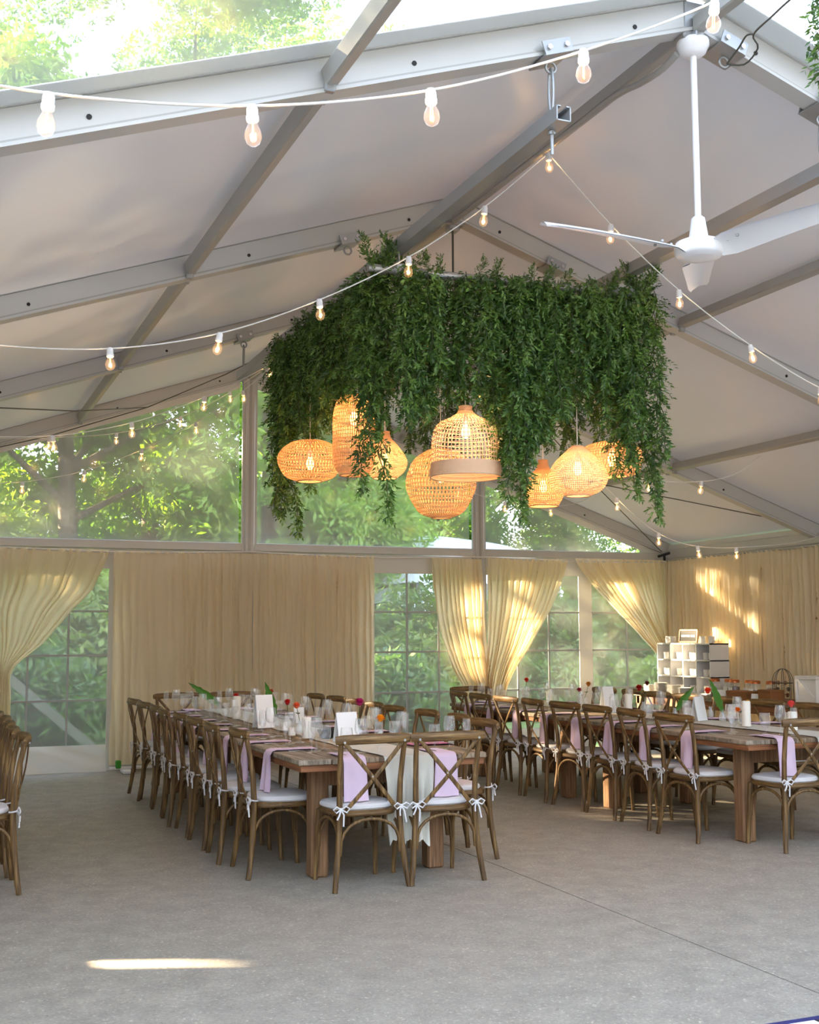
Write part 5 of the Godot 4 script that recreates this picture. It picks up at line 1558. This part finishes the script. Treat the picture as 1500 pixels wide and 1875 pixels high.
# ---------------------------------------------------------------- string lights
func string_light(label: String, pts: Array, bulbs: Array, cable_r: float, lit: bool) -> void:
	var t := thing("string_light", label, "string light", Vector3.ZERO, 0.0, "festoon string lights")
	var c := Curve3D.new()
	c.bake_interval = 0.03
	for i in pts.size():
		var a: Vector3 = pts[maxi(i - 1, 0)]; var b: Vector3 = pts[mini(i + 1, pts.size() - 1)]
		c.add_point(pts[i], -(b - a) / 6.0, (b - a) / 6.0)
	var m := MB.new(); var q := []
	var n := 60
	for k in n + 1: q.append(c.sample_baked(c.get_baked_length() * k / n, true))
	m.tube(q, cable_r, 6)
	part("cable", m.mesh(), M.cord_white, t)
	if not MESH.has("fest_socket"):
		m = MB.new(); m.lathe([Vector2(0, 0.004), Vector2(0.014, 0.002), Vector2(0.018, -0.01), Vector2(0.018, -0.03), Vector2(0.02, -0.032), Vector2(0.02, -0.046), Vector2(0.017, -0.05), Vector2(0.0, -0.05)], 14)
		MESH.fest_socket = m.mesh()
		m = MB.new(); m.lathe([Vector2(0.014, -0.05), Vector2(0.016, -0.06), Vector2(0.026, -0.082), Vector2(0.0275, -0.1), Vector2(0.02, -0.118), Vector2(0.008, -0.126), Vector2(0.0, -0.127)], 16)
		MESH.fest_bulb = m.mesh()
		m = MB.new()
		for s in [-1.0, 1.0]: m.tube([Vector3(s * 0.003, -0.055, 0), Vector3(s * 0.005, -0.11, 0)], 0.0022, 5)
		MESH.fest_filament = m.mesh()
	for b in bulbs:
		var at: Vector3 = c.get_closest_point(b)
		var tilt := Basis.from_euler(Vector3(rng.randf_range(-0.12, 0.12), rng.randf_range(0, TAU), rng.randf_range(-0.18, 0.18)))
		var s := part("socket", MESH.fest_socket, M.white_plastic, t, at, tilt)
		var g := part("bulb", MESH.fest_bulb, M.bulb_glass, s)
		part("filament", MESH.fest_filament, M.filament, s)
		if lit:
			var l := OmniLight3D.new()
			l.light_color = Color(1.0, 0.76, 0.46); l.light_energy = 0.022; l.light_size = 0.012; l.omni_range = 20.0; l.omni_attenuation = 2.0; l.shadow_enabled = true
			t.add_child(l); l.position = at + tilt * Vector3(0, -0.09, 0)

func make_strings() -> void:
	# shape of one swag from the ridge to the lower purlin: |x|, y
	var sw := [[0.0, 4.55], [0.45, 4.14], [0.96, 3.76], [1.52, 3.44], [2.1, 3.19], [2.7, 3.05], [3.3, 3.02], [3.7, 3.08], [4.0, 3.24]]
	var bx := [0.45, 0.96, 1.52, 2.1, 2.7, 3.3]
	var zs := [-12.5, -9.5, -6.46, -3.46]
	var nm := ["rear bay", "second bay from the rear", "bay before the greenery", "bay under the clear roof"]
	for k in 4:
		for s in [-1.0, 1.0]:
			var pts := []; var bl := []
			for p in sw:
				var y: float = p[1] + (0.1 if k == 3 else 0.0) * sin(PI * p[0] / 4.0)
				if k == 1 and s > 0: y -= 0.12 * sin(PI * p[0] / 4.0)
				pts.append(Vector3(s * p[0], y, zs[k]))
			for x in bx: bl.append(Vector3(s * x, pts[0].y + 0.0, zs[k]))
			# bulbs sit where the cable passes these x
			var at := []
			for x in bx:
				for i in sw.size() - 1:
					if x >= sw[i][0] and x <= sw[i + 1][0]:
						at.append(pts[i].lerp(pts[i + 1], (x - sw[i][0]) / (sw[i + 1][0] - sw[i][0])))
						break
			if s < 0: at.push_front(pts[0])
			string_light("festoon bulb string on the %s slope, %s" % ["left" if s < 0 else "right", nm[k]], pts, at, 0.0045 if k == 3 else 0.004, true)
	# extra swags that follow the right eave and the left gable
	string_light("festoon string hanging along the right eave above the curtains", [Vector3(2.2, 2.95, -9.6), Vector3(2.86, 2.5, -9.7), Vector3(3.6, 2.36, -9.9), Vector3(4.9, 2.45, -10.3), Vector3(5.75, 2.6, -10.6)], [Vector3(2.41, 2.75, -9.6), Vector3(2.95, 2.47, -9.7), Vector3(3.5, 2.36, -9.85), Vector3(4.1, 2.36, -10.05)], 0.004, true)
	string_light("festoon string sagging across the left gable pane", [Vector3(-0.1, 4.5, -13.1), Vector3(-0.8, 4.02, -13.1), Vector3(-1.6, 3.72, -13.1), Vector3(-2.5, 3.6, -13.1), Vector3(-3.4, 3.55, -13.1)], [Vector3(-0.45, 4.25, -13.1), Vector3(-1.0, 3.93, -13.1), Vector3(-1.7, 3.7, -13.1), Vector3(-2.4, 3.6, -13.1)], 0.004, true)

# ---------------------------------------------------------------- dance floor corner at the lower right
func make_floor_extras() -> void:
	var t := thing("dance_floor", "black and white dance floor with navy edge at lower right", "dance floor", Vector3(-0.335, 0, -3.88))
	var sz := 0.91
	for r in 3:
		for c in range(-2, 4):
			var m := MB.new()
			m.box(Vector3((c + 0.5) * sz, 0.011, (r + 0.5) * sz + 0.012), Vector3(sz - 0.003, 0.022, sz - 0.003), Basis.IDENTITY, 0.002)
			part("tile", m.mesh(), M.tile_white if (r + c) % 2 != 0 else M.tile_black, t)
	var m := MB.new(); m.box(Vector3(sz, 0.009, -0.012), Vector3(sz * 6.0 + 0.1, 0.018, 0.05), Basis.IDENTITY, 0.006)
	part("edge_strip", m.mesh(), M.navy, t)
	m = MB.new(); m.box(Vector3(-2.0 * sz - 0.025, 0.009, 1.5 * sz), Vector3(0.05, 0.018, 3.0 * sz + 0.1), Basis.IDENTITY, 0.006)
	part("edge_strip", m.mesh(), M.navy, t)
